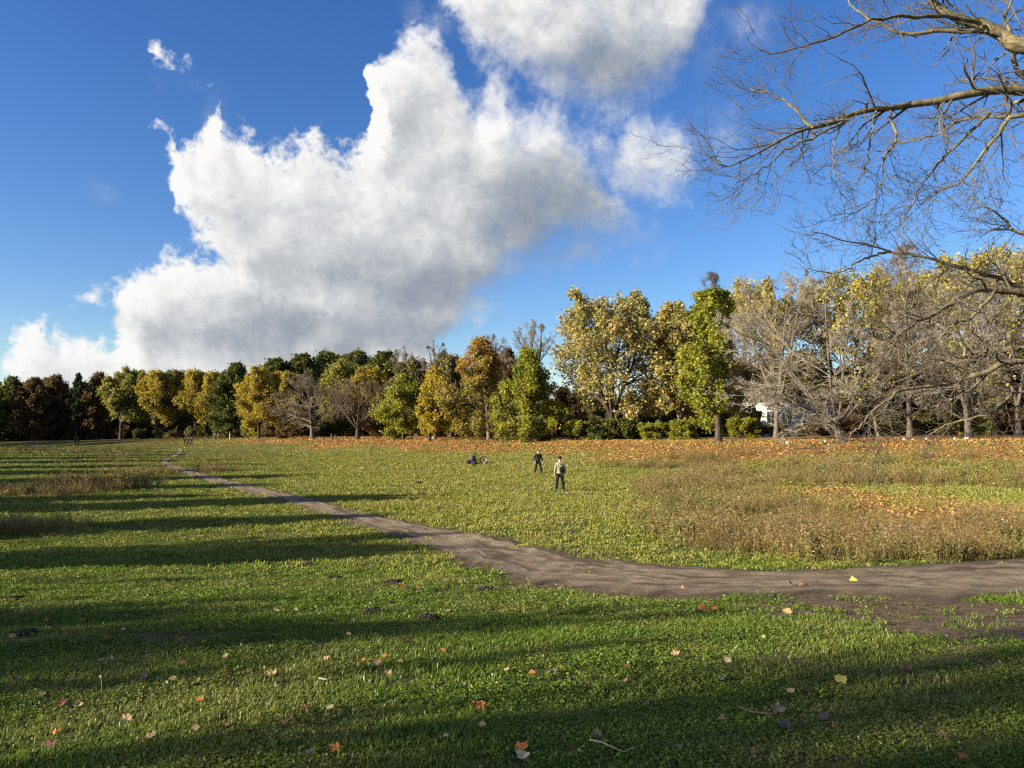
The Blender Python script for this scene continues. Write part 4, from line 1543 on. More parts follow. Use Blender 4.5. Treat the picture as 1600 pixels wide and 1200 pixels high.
for i in range(3):
    weed_obj(200 + i, 11, 0.20, 0.30, 0.62, 0.007, 9, 0.018, mats=(DRY, DRY), lo=0.5)
for i in range(3):
    weed_obj(210 + i, 9, 0.20, 0.18, 0.42, 0.007, 16, 0.026, mats=(DRY, FORB), lo=0.1)
for i in range(2):
    weed_obj(220 + i, 14, 0.22, 0.22, 0.50, 0.006, 6, 0.02, mats=(FORB, DRY), lo=0.3)
WC = hidden_collection('weed_plants', wob)
PX, PY, SC, IX = [], [], [], []
for y0, y1, dens, sc in ((8, 16, 46, 1.0), (16, 24, 38, 1.25), (24, 38, 16, 1.3), (38, 75, 6, 1.7), (75, 230, 0.8, 2.2)):
    area = XMAX * (y1 * y1 - y0 * y0) + 3 * (y1 - y0)
    x, y = wedge(int(area * dens), y0, y1)
    lit, bare, weed = masks(x, y)
    cl = fnoise(x, y, 2.2, 3, 131)
    ok = rs.rand(len(x)) < weed * sstep(0.25, 0.6, cl) * (1 - 0.85 * inside_any(x, y, LIT_R))
    ok &= path_dist(x, y) > 0.08
    x, y, cl = x[ok], y[ok], cl[ok]
    left = x < -0.12 * y
    PX.append(x); PY.append(y)
    SC.append((sc * (0.55 + 0.75 * fnoise(x, y, 1.7, 2, 141)) * np.where(left, 0.85, 1.0) * (0.8 + 0.4 * rs.rand(len(x))))[:, None] * np.ones((1, 3)))
    dryness = fnoise(x, y, 5.0, 2, 151) + np.where(left, .2, 0) + 0.15 * sstep(40, 60, y)
    IX.append(np.where(dryness + rs.randn(len(x)) * 0.15 > 0.66, rs.randint(0, 3, len(x)), rs.randint(3, 8, len(x))))
x, y = np.concatenate(PX), np.concatenate(PY)
n = len(x)
rot = np.stack([rs.randn(n) * 0.10, rs.randn(n) * 0.10, rs.rand(n) * 6.283], 1)
scatter('weeds', np.stack([x, y, height(x, y)], 1), rot, np.concatenate(SC), np.concatenate(IX), WC, 'dry brown and green weeds standing in the meadow', 'weeds')

# --- leaf litter on the bank and blown over the field
lob = []
for i in range(4):
    V, F = leaf_shape(300 + i, 1.0, 0.5, 5, 0.4, False)
    lob.append(bpy.data.objects.new('litter_leaf', tris_mesh('litter_leaf', V, F, LITTER)))
LC = hidden_collection('litter_leaves', lob)
PX, PY, SC = [], [], []
for y0, y1, dens, sc in ((8, 16, 7, .13), (16, 26, 12, 0.15), (26, 40, 14, 0.17), (40, 60, 16, 0.20), (60, 90, 16, 0.24), (90, 125, 9, 0.30), (125, 175, 4, 0.38)):
    area = XMAX * (y1 * y1 - y0 * y0) + 3 * (y1 - y0)
    x, y = wedge(int(area * dens), y0, y1)
    lit, bare, weed = masks(x, y)
    s_, _ = bank_dist(x, y)
    thin = 0.05 * sstep(-40, -8, s_) * sstep(-40, 0, x) + 0.10 * weed + 0.004 + 0.015 * (fnoise(x, y, 5, 2, 161) > 0.55)
    ok = (rs.rand(len(x)) < np.maximum(lit, thin)) & (s_ < 9)
    pdm = path_dist(x, y)
    ok &= (pdm > 0) | (rs.rand(len(x)) < 0.03)
    x, y = x[ok], y[ok]
    PX.append(x); PY.append(y)
    SC.append((sc * (0.6 + 0.7 * rs.rand(len(x))))[:, None] * np.ones((1, 3)))
x, y = np.concatenate(PX), np.concatenate(PY)
n = len(x)
up = 0.10 * inside_any(x, y, WEED) * rs.rand(n)
rot = np.stack([rs.randn(n) * 0.45, rs.randn(n) * 0.45, rs.rand(n) * 6.283], 1)
scatter('leaf_litter', np.stack([x, y, height(x, y) + 0.035 + up], 1), rot, np.concatenate(SC), rs.randint(0, 4, n), LC, 'orange and brown fallen leaves covering the bank', 'leaves')

# ------------------------------------------------------------------ single fallen leaves in the foreground
def leaf_col_mat(name, c0, c1, transl=0.2):
    m, N, out = new_mat(name)
    tc = N.n('ShaderNodeTexCoord')
    oi = N.n('ShaderNodeObjectInfo')
    n1 = N.noise(tc.outputs['Object'], 5.0, 4, 0.6)
    col = N.mix(N.rng(n1, 0.35, 0.65), c0, c1)
    hs = N.n('ShaderNodeHueSaturation')
    N.put(hs.inputs['Value'], N.rng(oi.outputs['Random'], 0, 1, 0.75, 1.25, False))
    N.put(hs.inputs['Color'], col)
    d, t = N.n('ShaderNodeBsdfPrincipled'), N.n('ShaderNodeBsdfTranslucent')
    N.put(d.inputs['Base Color'], hs.outputs[0])
    d.inputs['Roughness'].default_value = 0.6
    d.inputs['Specular IOR Level'].default_value = 0.25
    N.put(t.inputs[0], hs.outputs[0])
    mx = N.n('ShaderNodeMixShader')
    mx.inputs[0].default_value = transl
    N.put(mx.inputs[1], d.outputs[0]); N.put(mx.inputs[2], t.outputs[0])
    N.put(out.inputs['Surface'], mx.outputs[0])
    return m


LCOL = {'orange': ((0.40, 0.13, 0.030), (0.52, 0.22, 0.060)), 'tan': ((0.40, 0.25, 0.12), (0.55, 0.37, 0.19)), 'pale': ((0.42, 0.33, 0.19), (0.55, 0.45, 0.27)), 'brown': ((0.16, 0.085, 0.045), (0.28, 0.15, 0.075)),
        'dark red': ((0.14, 0.045, 0.028), (0.24, 0.075, 0.04)), 'grey': ((0.10, 0.078, 0.060), (0.19, 0.15, 0.115)), 'yellow': ((0.68, 0.56, 0.08), (0.78, 0.68, 0.14))}
LMESH = {}
for ci, (cn, (c0, c1)) in enumerate(LCOL.items()):
    mt = leaf_col_mat('fallen_leaf_' + cn.replace(' ', '_'), c0, c1)
    LMESH[cn] = [tris_mesh('fallen_leaf', *leaf_shape(400 + ci * 5 + j, 1.0, (0.22, 0.45, 0.7)[j] if cn != 'yellow' else 0.12, 5, (0.24, 0.17, 0.30)[j] if cn != 'yellow' else 0.2), mt) for j in range(3)]
FALLEN = [
    (128, 975, 13, 'orange'), (72, 975, 11, 'orange'), (200, 967, 15, 'orange'), (192, 990, 10, 'pale'), (165, 1007, 18, 'dark red'), (280, 1008, 24, 'orange', 'orange leaf curled among brown ones in the bare patch on the left'), (298, 1013, 20, 'brown'), (319, 1011, 15, 'orange'),
    (172, 1040, 14, 'grey'), (157, 1038, 13, 'grey'), (230, 1035, 16, 'brown'), (110, 1041, 15, 'brown'), (287, 1043, 18, 'brown'), (352, 1034, 14, 'tan'), (350, 1060, 14, 'orange'), (270, 1070, 17, 'tan'), (222, 1064, 22, 'grey'),
    (28, 1070, 25, 'grey', 'large greyish leaf lying by the left edge'), (112, 1070, 18, 'grey'), (92, 1086, 14, 'dark red'), (15, 1085, 18, 'grey'), (65, 1097, 16, 'tan'), (97, 1110, 20, 'dark red'), (122, 1114, 18, 'tan'), (312, 1103, 18, 'orange'),
    (198, 1136, 23, 'tan', 'light tan leaf lying flat on the sunlit grass at lower left'), (88, 1156, 22, 'orange'), (80, 1174, 26, 'brown'), (232, 1164, 30, 'tan'), (355, 1142, 14, 'brown'), (305, 1148, 18, 'tan'), (20, 1002, 14, 'tan'), (36, 1010, 12, 'tan'), (137, 1000, 14, 'grey'),
    (690, 1025, 19, 'orange', 'orange red leaf in the middle of the sunlit foreground grass'), (567, 1038, 12, 'orange'), (600, 1034, 12, 'orange'), (510, 1036, 14, 'tan'), (585, 1047, 22, 'tan'), (625, 1041, 12, 'pale'), (425, 1060, 26, 'tan'), (478, 1115, 17, 'dark red'),
    (515, 1117, 19, 'pale', 'pale cream leaf beside a small dark red one'), (445, 1138, 20, 'brown'), (752, 1111, 30, 'orange', 'big orange tan leaf standing up in the grass near the bottom middle'), (755, 1143, 18, 'tan'), (695, 1165, 12, 'pale'), (525, 1182, 25, 'orange', 'bright orange leaf at the bottom edge left of the middle'), (483, 1192, 20, 'grey'),
    (605, 1062, 16, 'tan'), (685, 1078, 13, 'brown'), (725, 1078, 10, 'pale'), (430, 960, 12, 'tan'), (460, 961, 14, 'pale'), (632, 921, 16, 'dark red'), (652, 922, 14, 'orange'), (645, 985, 13, 'brown'), (790, 1056, 14, 'tan'),
    (833, 1059, 15, 'orange'), (863, 1058, 18, 'grey'), (978, 1052, 17, 'orange'), (1057, 1028, 20, 'tan', 'light tan leaf on the grass below the path'), (1098, 958, 24, 'dark red'), (1115, 955, 20, 'orange', 'orange leaf tilted up at the lower edge of the path'), (1035, 969, 13, 'brown'), (1100, 1002, 15, 'brown'), (1192, 1002, 12, 'pale'), (1137, 1042, 16, 'pale'),
    (1130, 1070, 25, 'grey'), (978, 1073, 11, 'tan'), (1128, 1135, 17, 'brown'), (935, 1161, 27, 'grey', 'crumpled grey brown leaf above the pale twig'), (814, 1179, 33, 'orange', 'big orange tan leaf at the bottom edge in the middle'), (816, 1195, 30, 'pale', 'pale yellowish leaf cut by the bottom edge'),
    (1311, 1069, 31, 'yellow', 'bright yellow leaf lying in the foreground grass on the right'), (1232, 962, 22, 'tan'), (1252, 1043, 17, 'brown'), (1420, 1056, 30, 'brown', 'large curled brown leaf right of the bright yellow one'), (1234, 1088, 20, 'tan'), (1258, 1087, 21, 'dark red', 'red brown leaf below the bright yellow one'), (1305, 1143, 25, 'orange', 'orange brown leaf among grey ones at lower right'), (1445, 1075, 15, 'brown'),
    (1228, 1146, 40, 'grey'), (1213, 1122, 32, 'grey'), (1290, 1131, 28, 'grey'), (1505, 1195, 21, 'orange', 'orange leaf at the bottom edge on the right'), (1248, 917, 13, 'orange', 'orange leaf lying on the path'), (1335, 911, 17, 'yellow', 'yellow leaf lying on the path'), (1262, 917, 10, 'grey'), (1237, 916, 12, 'grey'), (867, 917, 9, 'pale'),
    (545, 1000, 12, 'tan'), (1370, 1010, 12, 'brown'), (1555, 1120, 20, 'brown'), (1470, 1160, 22, 'brown'), (1180, 1190, 20, 'brown'), (1010, 1110, 14, 'grey'), (1060, 1180, 18, 'grey'), (380, 1010, 16, 'brown'), (345, 985, 14, 'brown'), (430, 985, 14, 'brown'), (560, 930, 14, 'brown'), (700, 960, 14, 'tan'), (900, 985, 12, 'brown'),
]
for i, it in enumerate(FALLEN):
    px, py, w, cn = it[:4]
    p = ground_at(px, py)
    o = obj('fallen_leaf', LMESH[cn][i % 3], loc=(p[0], p[1], p[2] + 0.040))
    s = w * 0.86 * p[1] / FPX
    o.scale = (s, s, s)
    o.rotation_euler = (Matrix.Rotation(rs.uniform(0.15, 0.6), 3, 'X') @ Matrix.Rotation(rs.uniform(-0.3, 0.3), 3, 'Y') @ Matrix.Rotation(rs.uniform(0, 6.28), 3, 'Z')).to_euler()
    where = ('at the left edge', 'at the left', 'left of the middle', 'just left of the middle', 'just right of the middle', 'right of the middle', 'at the right')[min(6, px * 7 // 1600)]
    row = 'near the path' if py < 990 else 'in the foreground' if py < 1090 else 'close to the bottom edge'
    tag(o, it[4] if len(it) > 4 else '%s fallen leaf %s, %s' % ({'tan': 'tan brown', 'pale': 'pale cream', 'grey': 'dull greyish'}.get(cn, cn), row, where), 'leaf', 'fallen leaves in the foreground')

# twigs on the grass
def tube(pts, rad, sides=6):
    """single tube with closed ends"""
    sk = Skel(1)
    sk.SIDES = (sides,) * 5
    sk.add(0, [tuple(p) for p in pts], list(rad))
    V, F = sk.tubes((0,))
    return V, F


TW_W = plain_mat('weathered_twig', (0.36, 0.30, 0.23), 0.8, 0.2, 30)
TW_D = plain_mat('dark_twig', (0.12, 0.09, 0.07), 0.9, 0.2, 30)
for pix, rad, mt, lab in (([(921, 1170), (940, 1174), (962, 1184), (975, 1187), (990, 1184)], 0.0042, TW_W, 'pale bent twig lying near the bottom edge'),
                          ([(498, 1069), (510, 1070), (522, 1068)], 0.006, TW_W, 'short white stick on the sunlit grass'),
                          ([(1155, 1116), (1175, 1121), (1205, 1126)], 0.008, TW_D, 'dark piece of branch in the shaded grass at lower right')):
    pts = []
    for a, b in pix:
        g = ground_at(a, b)
        pts.append((g[0], g[1], g[2] + 0.036))
    V, F = tube(pts, [rad * (1 - 0.35 * k / len(pts)) for k in range(len(pts))])
    tag(obj('twig', mesh_np('twig', V, F, mt, True)), lab, 'twig')

# molehills: heaps of dark crumbly soil
SOIL = plain_mat('dark_soil', (0.035, 0.027, 0.020), 0.95, 0.5, 25, 0.1, bump=0.8)
for i, (px, py, w, lab) in enumerate(((480, 886, 20, 'dark soil heap in the grass left of the path, upper one'), (612, 914, 26, 'widest dark soil heap below the path'), (522, 905, 15, 'small dark soil heap between two larger ones'), (415, 884, 12, 'smallest dark soil heap, far left of the path'),
                                     (668, 968, 24, 'dark soil heap nearest the camera in the middle'), (580, 958, 22, 'dark soil heap left of the nearest one'), (40, 992, 24, 'dark soil heap near the left edge'), (20, 938, 20, 'upper soil heap near the left edge'), (760, 924, 22, 'dark soil heap close to the lower edge of the path'), (655, 755, 9, 'small far soil heap on the sunny field'))):
    p = ground_at(px, py)
    rr_ = w * 0.85 * p[1] / FPX
    bm = bmesh.new()
    bmesh.ops.create_icosphere(bm, subdivisions=4, radius=1.0)
    q = np.array([v.co[:] for v in bm.verts])
    nz = 0.55 * fnoise(q[:, 0] * 2 + i * 7, q[:, 1] * 2 + q[:, 2] * 2, 1.0, 2, i) + 0.45 * fnoise(q[:, 0] * 9 + i * 3, q[:, 1] * 9 + q[:, 2] * 7, 1.0, 2, i + 3)
    for v, k in zip(bm.verts, nz):
        f = 0.35 + 0.95 * k
        v.co = (v.co.x * f * rr_, v.co.y * f * rr_ * 0.9, v.co.z * f * min(0.11, rr_ * 0.36))
    me = bpy.data.meshes.new('molehill')
    bm.to_mesh(me)
    bm.free()
    me.materials.append(SOIL)
    tag(obj('molehill', me, loc=(p[0], p[1], p[2] + 0.015)), lab, 'molehill', 'soil heaps in the grass')

# ------------------------------------------------------------------ overhanging tree on the right
def build_near_tree():
    """a big leafless tree just outside the right edge; its low limbs reach into the picture"""
    TX, TY = 12.2, 11.2
    gz = hz(TX, TY)
    sk = Skel(777)
    sk.NP = (14, 12, 7, 5, 3)
    r = sk.r
    n0 = 14
    trunk = [(TX + 0.25 * math.sin(z * .4), TY + 0.15 * math.sin(z * .3 + 1), gz + z) for z in np.linspace(-0.4, 15, n0)]
    sk.add(0, trunk, [0.40 * (1 - 0.80 * k / (n0 - 1)) + 0.28 * math.exp(-max(0, trunk[k][2] - gz) / 0.6) for k in range(n0)])
    # limbs: where they are seen, their distance from the camera and their thickness in photograph pixels
    LIMBS = [
        ([(1600, 74), (1560, 52), (1522, 37), (1484, 23), (1456, 2), (1420, -40)], 10.5, 11.2, 26, 6, 1.0),
        ([(1531, 38), (1484, 26), (1428, 27), (1366, 30), (1300, 58), (1244, 75), (1203, 83), (1172, 69)], 10.6, 9.6, 8, 1.6, 0.8),
        ([(1540, 50), (1475, 48), (1412, 52), (1372, 34), (1337, 16), (1322, -6)], 10.6, 11.6, 8, 2, 0.8),
        ([(1600, 142), (1537, 144), (1475, 156), (1412, 167), (1350, 175), (1303, 191), (1266, 200), (1225, 216), (1178, 241), (1134, 261), (1112, 247)], 10.2, 9.0, 17, 1.6, 1.0),
        ([(1269, 199), (1237, 166), (1203, 147), (1162, 139)], 9.5, 9.9, 4.5, 1.5, 0.8),
        ([(1322, 186), (1275, 212), (1231, 231), (1194, 262), (1141, 294)], 9.7, 8.8, 4.5, 1.5, 0.8),
        ([(1391, 171), (1400, 216), (1381, 241), (1375, 294), (1347, 325), (1303, 339)], 9.9, 9.4, 4.5, 1.5, 0.7),
        ([(1369, 174), (1359, 225), (1353, 259), (1338, 285)], 9.8, 10.6, 3, 1.4, 0.6),
        ([(1319, 188), (1305, 215), (1303, 262), (1315, 285)], 9.6, 9.2, 3, 1.4, 0.5),
        ([(1600, 156), (1569, 181), (1506, 184), (1470, 205), (1430, 220), (1400, 222)], 10.0, 11.4, 7, 1.5, 0.8),
        ([(1600, 181), (1562, 209), (1531, 244), (1503, 284), (1468, 300), (1440, 318)], 9.4, 10.2, 8, 1.6, 0.8),
        ([(1545, 178), (1512, 210), (1475, 247), (1444, 284), (1422, 325), (1406, 353)], 10.1, 9.4, 6, 1.5, 0.8),
        ([(1600, 120), (1580, 60), (1570, 20), (1600, -40)], 11.5, 12.4, 8, 3, 0.8),
        ([(1600, 368), (1567, 340), (1536, 318), (1500, 300)], 10.6, 11.2, 5, 1.4, 0.7),
        ([(1600, 459), (1545, 452), (1503, 463), (1472, 482), (1446, 498), (1415, 514), (1399, 530), (1405, 558)], 9.8, 9.0, 13, 2, 0.62),
        ([(1554, 455), (1519, 492), (1478, 517), (1456, 552), (1440, 580)], 9.6, 9.2, 6, 1.6, 0.55),
        ([(1600, 546), (1551, 552), (1503, 563), (1465, 568), (1420, 590), (1385, 602)], 9.6, 10.4, 11, 2, 0.62),
        ([(1510, 557), (1494, 517), (1466, 498), (1440, 470)], 9.9, 10.4, 5, 1.5, 0.55),
        ([(1600, 562), (1551, 576), (1510, 590), (1472, 600), (1434, 606), (1402, 612), (1377, 644), (1367, 657), (1377, 692), (1369, 709)], 9.2, 8.8, 11, 2.4, 0.55),
        ([(1402, 613), (1370, 640), (1340, 668), (1318, 690), (1300, 697)], 8.9, 8.4, 4, 1.5, 0.6),
        ([(1600, 462), (1586, 448), (1554, 430), (1513, 421), (1472, 408), (1434, 400), (1393, 392), (1354, 380), (1313, 375), (1269, 359)], 10.8, 10.0, 9, 1.6, 0.75),
        ([(1393, 392), (1350, 405), (1310, 425), (1262, 420)], 10.3, 9.6, 4, 1.4, 0.55),
        ([(1600, 610), (1560, 640), (1520, 655), (1480, 662), (1440, 690)], 9.6, 10.0, 5, 1.5, 0.6),
    ]
    base_t = {}
    for pix, Y0, Y1, w0, w1, tw in LIMBS:
        m = len(pix)
        pts = []
        for k, (a, b) in enumerate(pix):
            Y = Y0 + (Y1 - Y0) * k / (m - 1) + 0.18 * math.sin(k * 0.8 + w0)
            pts.append(tuple(at(a, b, Y)))
        rad = [0.5 * (w0 * (1 - k / (m - 1)) ** 1.2 + w1) * 0.82 * (Y0 + (Y1 - Y0) * k / (m - 1)) / FPX for k in range(m)]
        if pix[0][0] >= 1600:                      # carry the limb on to the trunk outside the frame
            z = max(gz + 2.2, pts[0][2] - 0.9)
            tz = np.interp(z, [p[2] for p in trunk], np.arange(n0))
            k = int(tz)
            q = trunk[k]
            anchor = (q[0], q[1], z)
            e = [tuple(anchor[j] + (pts[0][j] - anchor[j]) * f + (0.25 * math.sin(f * 3.14) if j == 2 else 0) for j in range(3)) for f in (0, 0.25, 0.5, 0.75)]
            pts = e + pts
            rad = [rad[0] * f for f in (1.9, 1.6, 1.35, 1.15)] + rad
        P = resample(np.array(pts), 26)
        rr = np.interp(np.linspace(0, len(rad) - 1, 26), np.arange(len(rad)), rad)
        P = P + np.array([[r.gauss(0, .012) for _ in range(3)] for _ in range(26)])
        P = [tuple(p) for p in P]
        sk.add(1, P, list(rr))
        L = sum(math.dist(P[i], P[i + 1]) for i in range(25))
        n2 = int(4 + L * 3.2)
        t0 = 0.18
        l2 = sk.children(2, P, [min(q, 0.045) for q in rr], n2, t0, 1.3 * tw, 50, 0.22, -0.01, 0.03, 0.0042, rk=0.42)
        for p2, r2, c in l2:
            l3 = sk.children(3, p2, r2, 6, 0.12, 0.60 * tw, 48, 0.22, 0.02, 0.0, 0.0032, rk=0.6)
            for p3, r3, c3 in l3:
                sk.children(4, p3, r3, 2, 0.2, 0.24, 46, 0.2, 0.03, 0.0, 0.0026)
    # the rest of the crown, above and beyond the frame
    for k in range(16):
        z = r.uniform(6, 14)
        i = int(np.interp(gz + z, [p[2] for p in trunk], np.arange(n0)))
        a = r.uniform(-1.9, 1.9)
        d = (math.cos(a), math.sin(a), 0.5)
        p = sk.walk(trunk[i], d, r.uniform(4, 6.5), 12, 0.10, 0.03)
        q = [0.11 * (1 - 0.85 * j / 11) for j in range(12)]
        sk.add(1, p, q)
        for p2, r2, c in sk.children(2, p, q, 12, 0.2, 2.0, 45, .14, .01, .01, .006):
            sk.children(3, p2, r2, 5, 0.15, 0.8, 45, .14, .01, 0, .005)
    root = empty('overhanging_tree', (0, 0, 0))
    v = sk.tubes((0,))
    obj('trunk', mesh_np('trunk', v[0], v[1], BARK_O, True), root)
    v = sk.tubes((1,))
    obj('limbs', mesh_np('limbs', v[0], v[1], BARK_O, True), root)
    v = sk.tubes((2, 3, 4))
    obj('crown', mesh_np('crown', v[0], v[1], TWIG_NEAR, True), root)
    tag(root, 'leafless near tree reaching its bare branches in from the right edge', 'tree')


TWIG_NEAR = bark_mat('twig_near', (0.060, 0.050, 0.036), (0.135, 0.115, 0.082), 5.0)
build_near_tree()


# ------------------------------------------------------------------ people
def skin_mesh(name, joints, bones, mat, subd=2):
    """continuous body surface grown over a skeleton: joints {name: (pos, radius or (rx, ry))}"""
    me = bpy.data.meshes.new(name + '_skeleton')
    names = list(joints)
    ix = {n_: i for i, n_ in enumerate(names)}
    me.from_pydata([joints[n_][0] for n_ in names], [(ix[a], ix[b]) for a, b in bones], [])
    o = bpy.data.objects.new(name, me)
    COL.objects.link(o)
    md = o.modifiers.new('skin', 'SKIN')
    md.use_smooth_shade = True
    md.branch_smoothing = 0.4
    if not me.skin_vertices:
        bpy.context.view_layer.objects.active = o
    sv = me.skin_vertices[0].data
    for i, n_ in enumerate(names):
        rr = joints[n_][1]
        sv[i].radius = rr if isinstance(rr, tuple) else (rr, rr)
        sv[i].use_root = i == 0
    sb = o.modifiers.new('sub', 'SUBSURF')
    sb.levels = sb.render_levels = subd
    dg = bpy.context.evaluated_depsgraph_get()
    out = bpy.data.meshes.new_from_object(o.evaluated_get(dg))
    out.name = name
    bpy.data.objects.remove(o, do_unlink=True)
    out.materials.clear()
    out.materials.append(mat)
    return out


SKIN = plain_mat('skin', (0.55, 0.36, 0.27), 0.6, 0.08, 20)
HAIR_D = plain_mat('hair_dark', (0.025, 0.018, 0.014), 0.7, 0.3, 40)
HAIR_G = plain_mat('hair_grey', (0.30, 0.28, 0.26), 0.7, 0.2, 40)
CLOTH = {k: plain_mat('cloth_' + k, c, 0.9, 0.18, 14, 0.15, bump=0.3) for k, c in {
    'black': (0.012, 0.012, 0.014), 'charcoal': (0.030, 0.030, 0.034), 'olive': (0.135, 0.135, 0.075), 'khaki': (0.36, 0.34, 0.22), 'sage': (0.24, 0.235, 0.15), 'navy': (0.018, 0.020, 0.030), 'white': (0.75, 0.74, 0.72), 'grey': (0.12, 0.12, 0.125), 'brown': (0.10, 0.065, 0.045), 'red': (0.25, 0.045, 0.035)}.items()}


def person(x, y, face, h=1.75, top='black', legs='black', shoe='charcoal', sleeves=None, cap=None, hair='dark', stance=0.16, stride=0.0, armout=0.10, armfwd=0.05, sit=False, label='', z=None, group=None, jacket_len=0.0, detail=True):
    """standing, walking or sitting figure built round one continuous body; face = heading in radians (0 looks along +x)"""
    s = h / 1.75
    root = empty('person', (x, y, (hz(x, y) if z is None else z)), face - math.pi / 2, (s, s, s))
    # local frame: looks along +y, x to its right
    hipz = 0.93
    J = {}
    pz = hipz
    if sit:
        pz = 0.14
    lean = 0.10 if sit else 0.0
    J['pelvis'] = ((0, 0, pz), (0.155, 0.11))
    J['belly'] = ((0, 0.01 - lean, pz + 0.20), (0.150, 0.105))
    J['chest'] = ((0, 0.0 - lean, pz + 0.40), (0.165, 0.115))
    J['collar'] = ((0, -0.01 - lean * .6, pz + 0.535), (0.085, 0.07))
    J['neck'] = ((0, 0.0 - lean * .4, pz + 0.60), 0.055)
    J['jaw'] = ((0, 0.030 - lean * .4, pz + 0.66), (0.066, 0.072))
    J['head'] = ((0, 0.022 - lean * .4, pz + 0.745), (0.078, 0.095))
    J['crown'] = ((0, 0.010 - lean * .4, pz + 0.800), (0.060, 0.075))
    bones = [('pelvis', 'belly'), ('belly', 'chest'), ('chest', 'collar'), ('collar', 'neck'), ('neck', 'jaw'), ('jaw', 'head'), ('head', 'crown')]
    for sd, sg in (('l', -1), ('r', 1)):
        st = stride * sg
        if sit:
            J['hip' + sd] = ((0.09 * sg, 0.05, pz), 0.085)
            J['knee' + sd] = ((0.16 * sg, 0.36, pz + 0.34), 0.058)
            J['ank' + sd] = ((0.13 * sg, 0.56, 0.06), 0.042)
            J['toe' + sd] = ((0.15 * sg, 0.74, 0.045), 0.036)
        else:
            J['hip' + sd] = ((0.085 * sg, 0, pz - 0.07), 0.088)
            J['knee' + sd] = (((0.09 + stance * .4) * sg, st * 0.5 + 0.03, 0.49), 0.060)
            J['ank' + sd] = (((0.08 + stance * .75) * sg, st * 0.85 - (0.04 if st < 0 else 0), 0.085 + (0.05 if st < -0.1 else 0)), 0.043)
            J['toe' + sd] = (((0.10 + stance * .8) * sg, st * 0.85 + 0.15, 0.04), 0.036)
        bones += [('pelvis', 'hip' + sd), ('hip' + sd, 'knee' + sd), ('knee' + sd, 'ank' + sd), ('ank' + sd, 'toe' + sd)]
        cy = J['chest'][0][1]
        J['sho' + sd] = ((0.175 * sg, cy, pz + 0.495), 0.062)
        if sit:
            J['elb' + sd] = ((0.24 * sg, cy + 0.12, pz + 0.25), 0.047)
            J['wri' + sd] = ((0.14 * sg, cy + 0.36, pz + 0.30), 0.031)
        else:
            J['elb' + sd] = (((0.21 + armout * .6) * sg, cy - 0.02 - st * 0.25, pz + 0.215), 0.047)
            J['wri' + sd] = (((0.215 + armout) * sg, cy + 0.06 + armfwd - st * 0.4, pz - 0.03), 0.031)
        w, e = np.array(J['wri' + sd][0]), np.array(J['elb' + sd][0])
        d = (w - e) / np.linalg.norm(w - e)
        J['palm' + sd] = (tuple(w + d * 0.075), (0.018, 0.034))
        bones += [('chest', 'sho' + sd), ('sho' + sd, 'elb' + sd), ('elb' + sd, 'wri' + sd), ('wri' + sd, 'palm' + sd)]
        if detail:                                 # four fingers and a thumb
            pc = w + d * 0.085
            for f in range(4):
                off = np.array([0.0, (f - 1.5) * 0.019, 0.0])
                ln = (0.066, 0.078, 0.074, 0.058)[f]
                curl = np.array([-0.25 * sg, 0.12, 0]) * 0.35
                J['f%d%s' % (f, sd)] = (tuple(pc + off + d * 0.03), 0.0095)
                J['g%d%s' % (f, sd)] = (tuple(pc + off + d * (0.03 + ln * .55) + curl * 0.04), 0.0085)
                J['h%d%s' % (f, sd)] = (tuple(pc + off + d * (0.03 + ln * .9) + curl * 0.14), 0.0075)
                bones += [('palm' + sd, 'f%d%s' % (f, sd)), ('f%d%s' % (f, sd), 'g%d%s' % (f, sd)), ('g%d%s' % (f, sd), 'h%d%s' % (f, sd))]
            J['t0' + sd] = (tuple(w + d * 0.05 + np.array([0, 0.04, 0])), 0.011)
            J['t1' + sd] = (tuple(w + d * 0.09 + np.array([0, 0.062, 0])), 0.009)
            bones += [('wri' + sd, 't0' + sd), ('t0' + sd, 't1' + sd)]
    obj('body', skin_mesh('body', J, bones, SKIN), root)

    def sub(names, scale_, bn, mat, nm, extra=None):
        JJ = {}
        for n_ in names:
            p, rr = J[n_]
            k = scale_.get(n_, scale_['*']) if isinstance(scale_, dict) else scale_
            JJ[n_] = (p, tuple(q * k for q in rr) if isinstance(rr, tuple) else rr * k)
        if extra:
            JJ.update(extra)
        return obj(nm, skin_mesh(nm, JJ, bn, mat), root)
    # trousers
    sub(['pelvis', 'hipl', 'hipr', 'kneel', 'kneer', 'ankl', 'ankr'], {'*': 1.36, 'pelvis': 1.16, 'hipl': 1.22, 'hipr': 1.22, 'ankl': 1.9, 'ankr': 1.9},
        [('pelvis', 'hipl'), ('pelvis', 'hipr'), ('hipl', 'kneel'), ('hipr', 'kneer'), ('kneel', 'ankl'), ('kneer', 'ankr')], CLOTH[legs], 'trousers')
    # jacket body and sleeves
    hem = {'hem': ((0, 0, pz - 0.09 - jacket_len), (0.195, 0.150))} if not sit else {'hem': ((0, 0, pz + 0.04), (0.18, 0.14))}
    bn = [('belly', 'hem'), ('belly', 'chest'), ('chest', 'collar')]
    arm = [('chest', 'shol'), ('chest', 'shor'), ('shol', 'elbl'), ('shor', 'elbr'), ('elbl', 'wril'), ('elbr', 'wrir')]
    nm_arm = ['shol', 'shor', 'elbl', 'elbr', 'wril', 'wrir']
    sub(['belly', 'chest', 'collar'] + nm_arm, {'*': 1.40, 'belly': 1.24, 'chest': 1.20, 'collar': 1.22, 'wril': 1.7, 'wrir': 1.7}, bn + arm, CLOTH[top], 'jacket', hem)
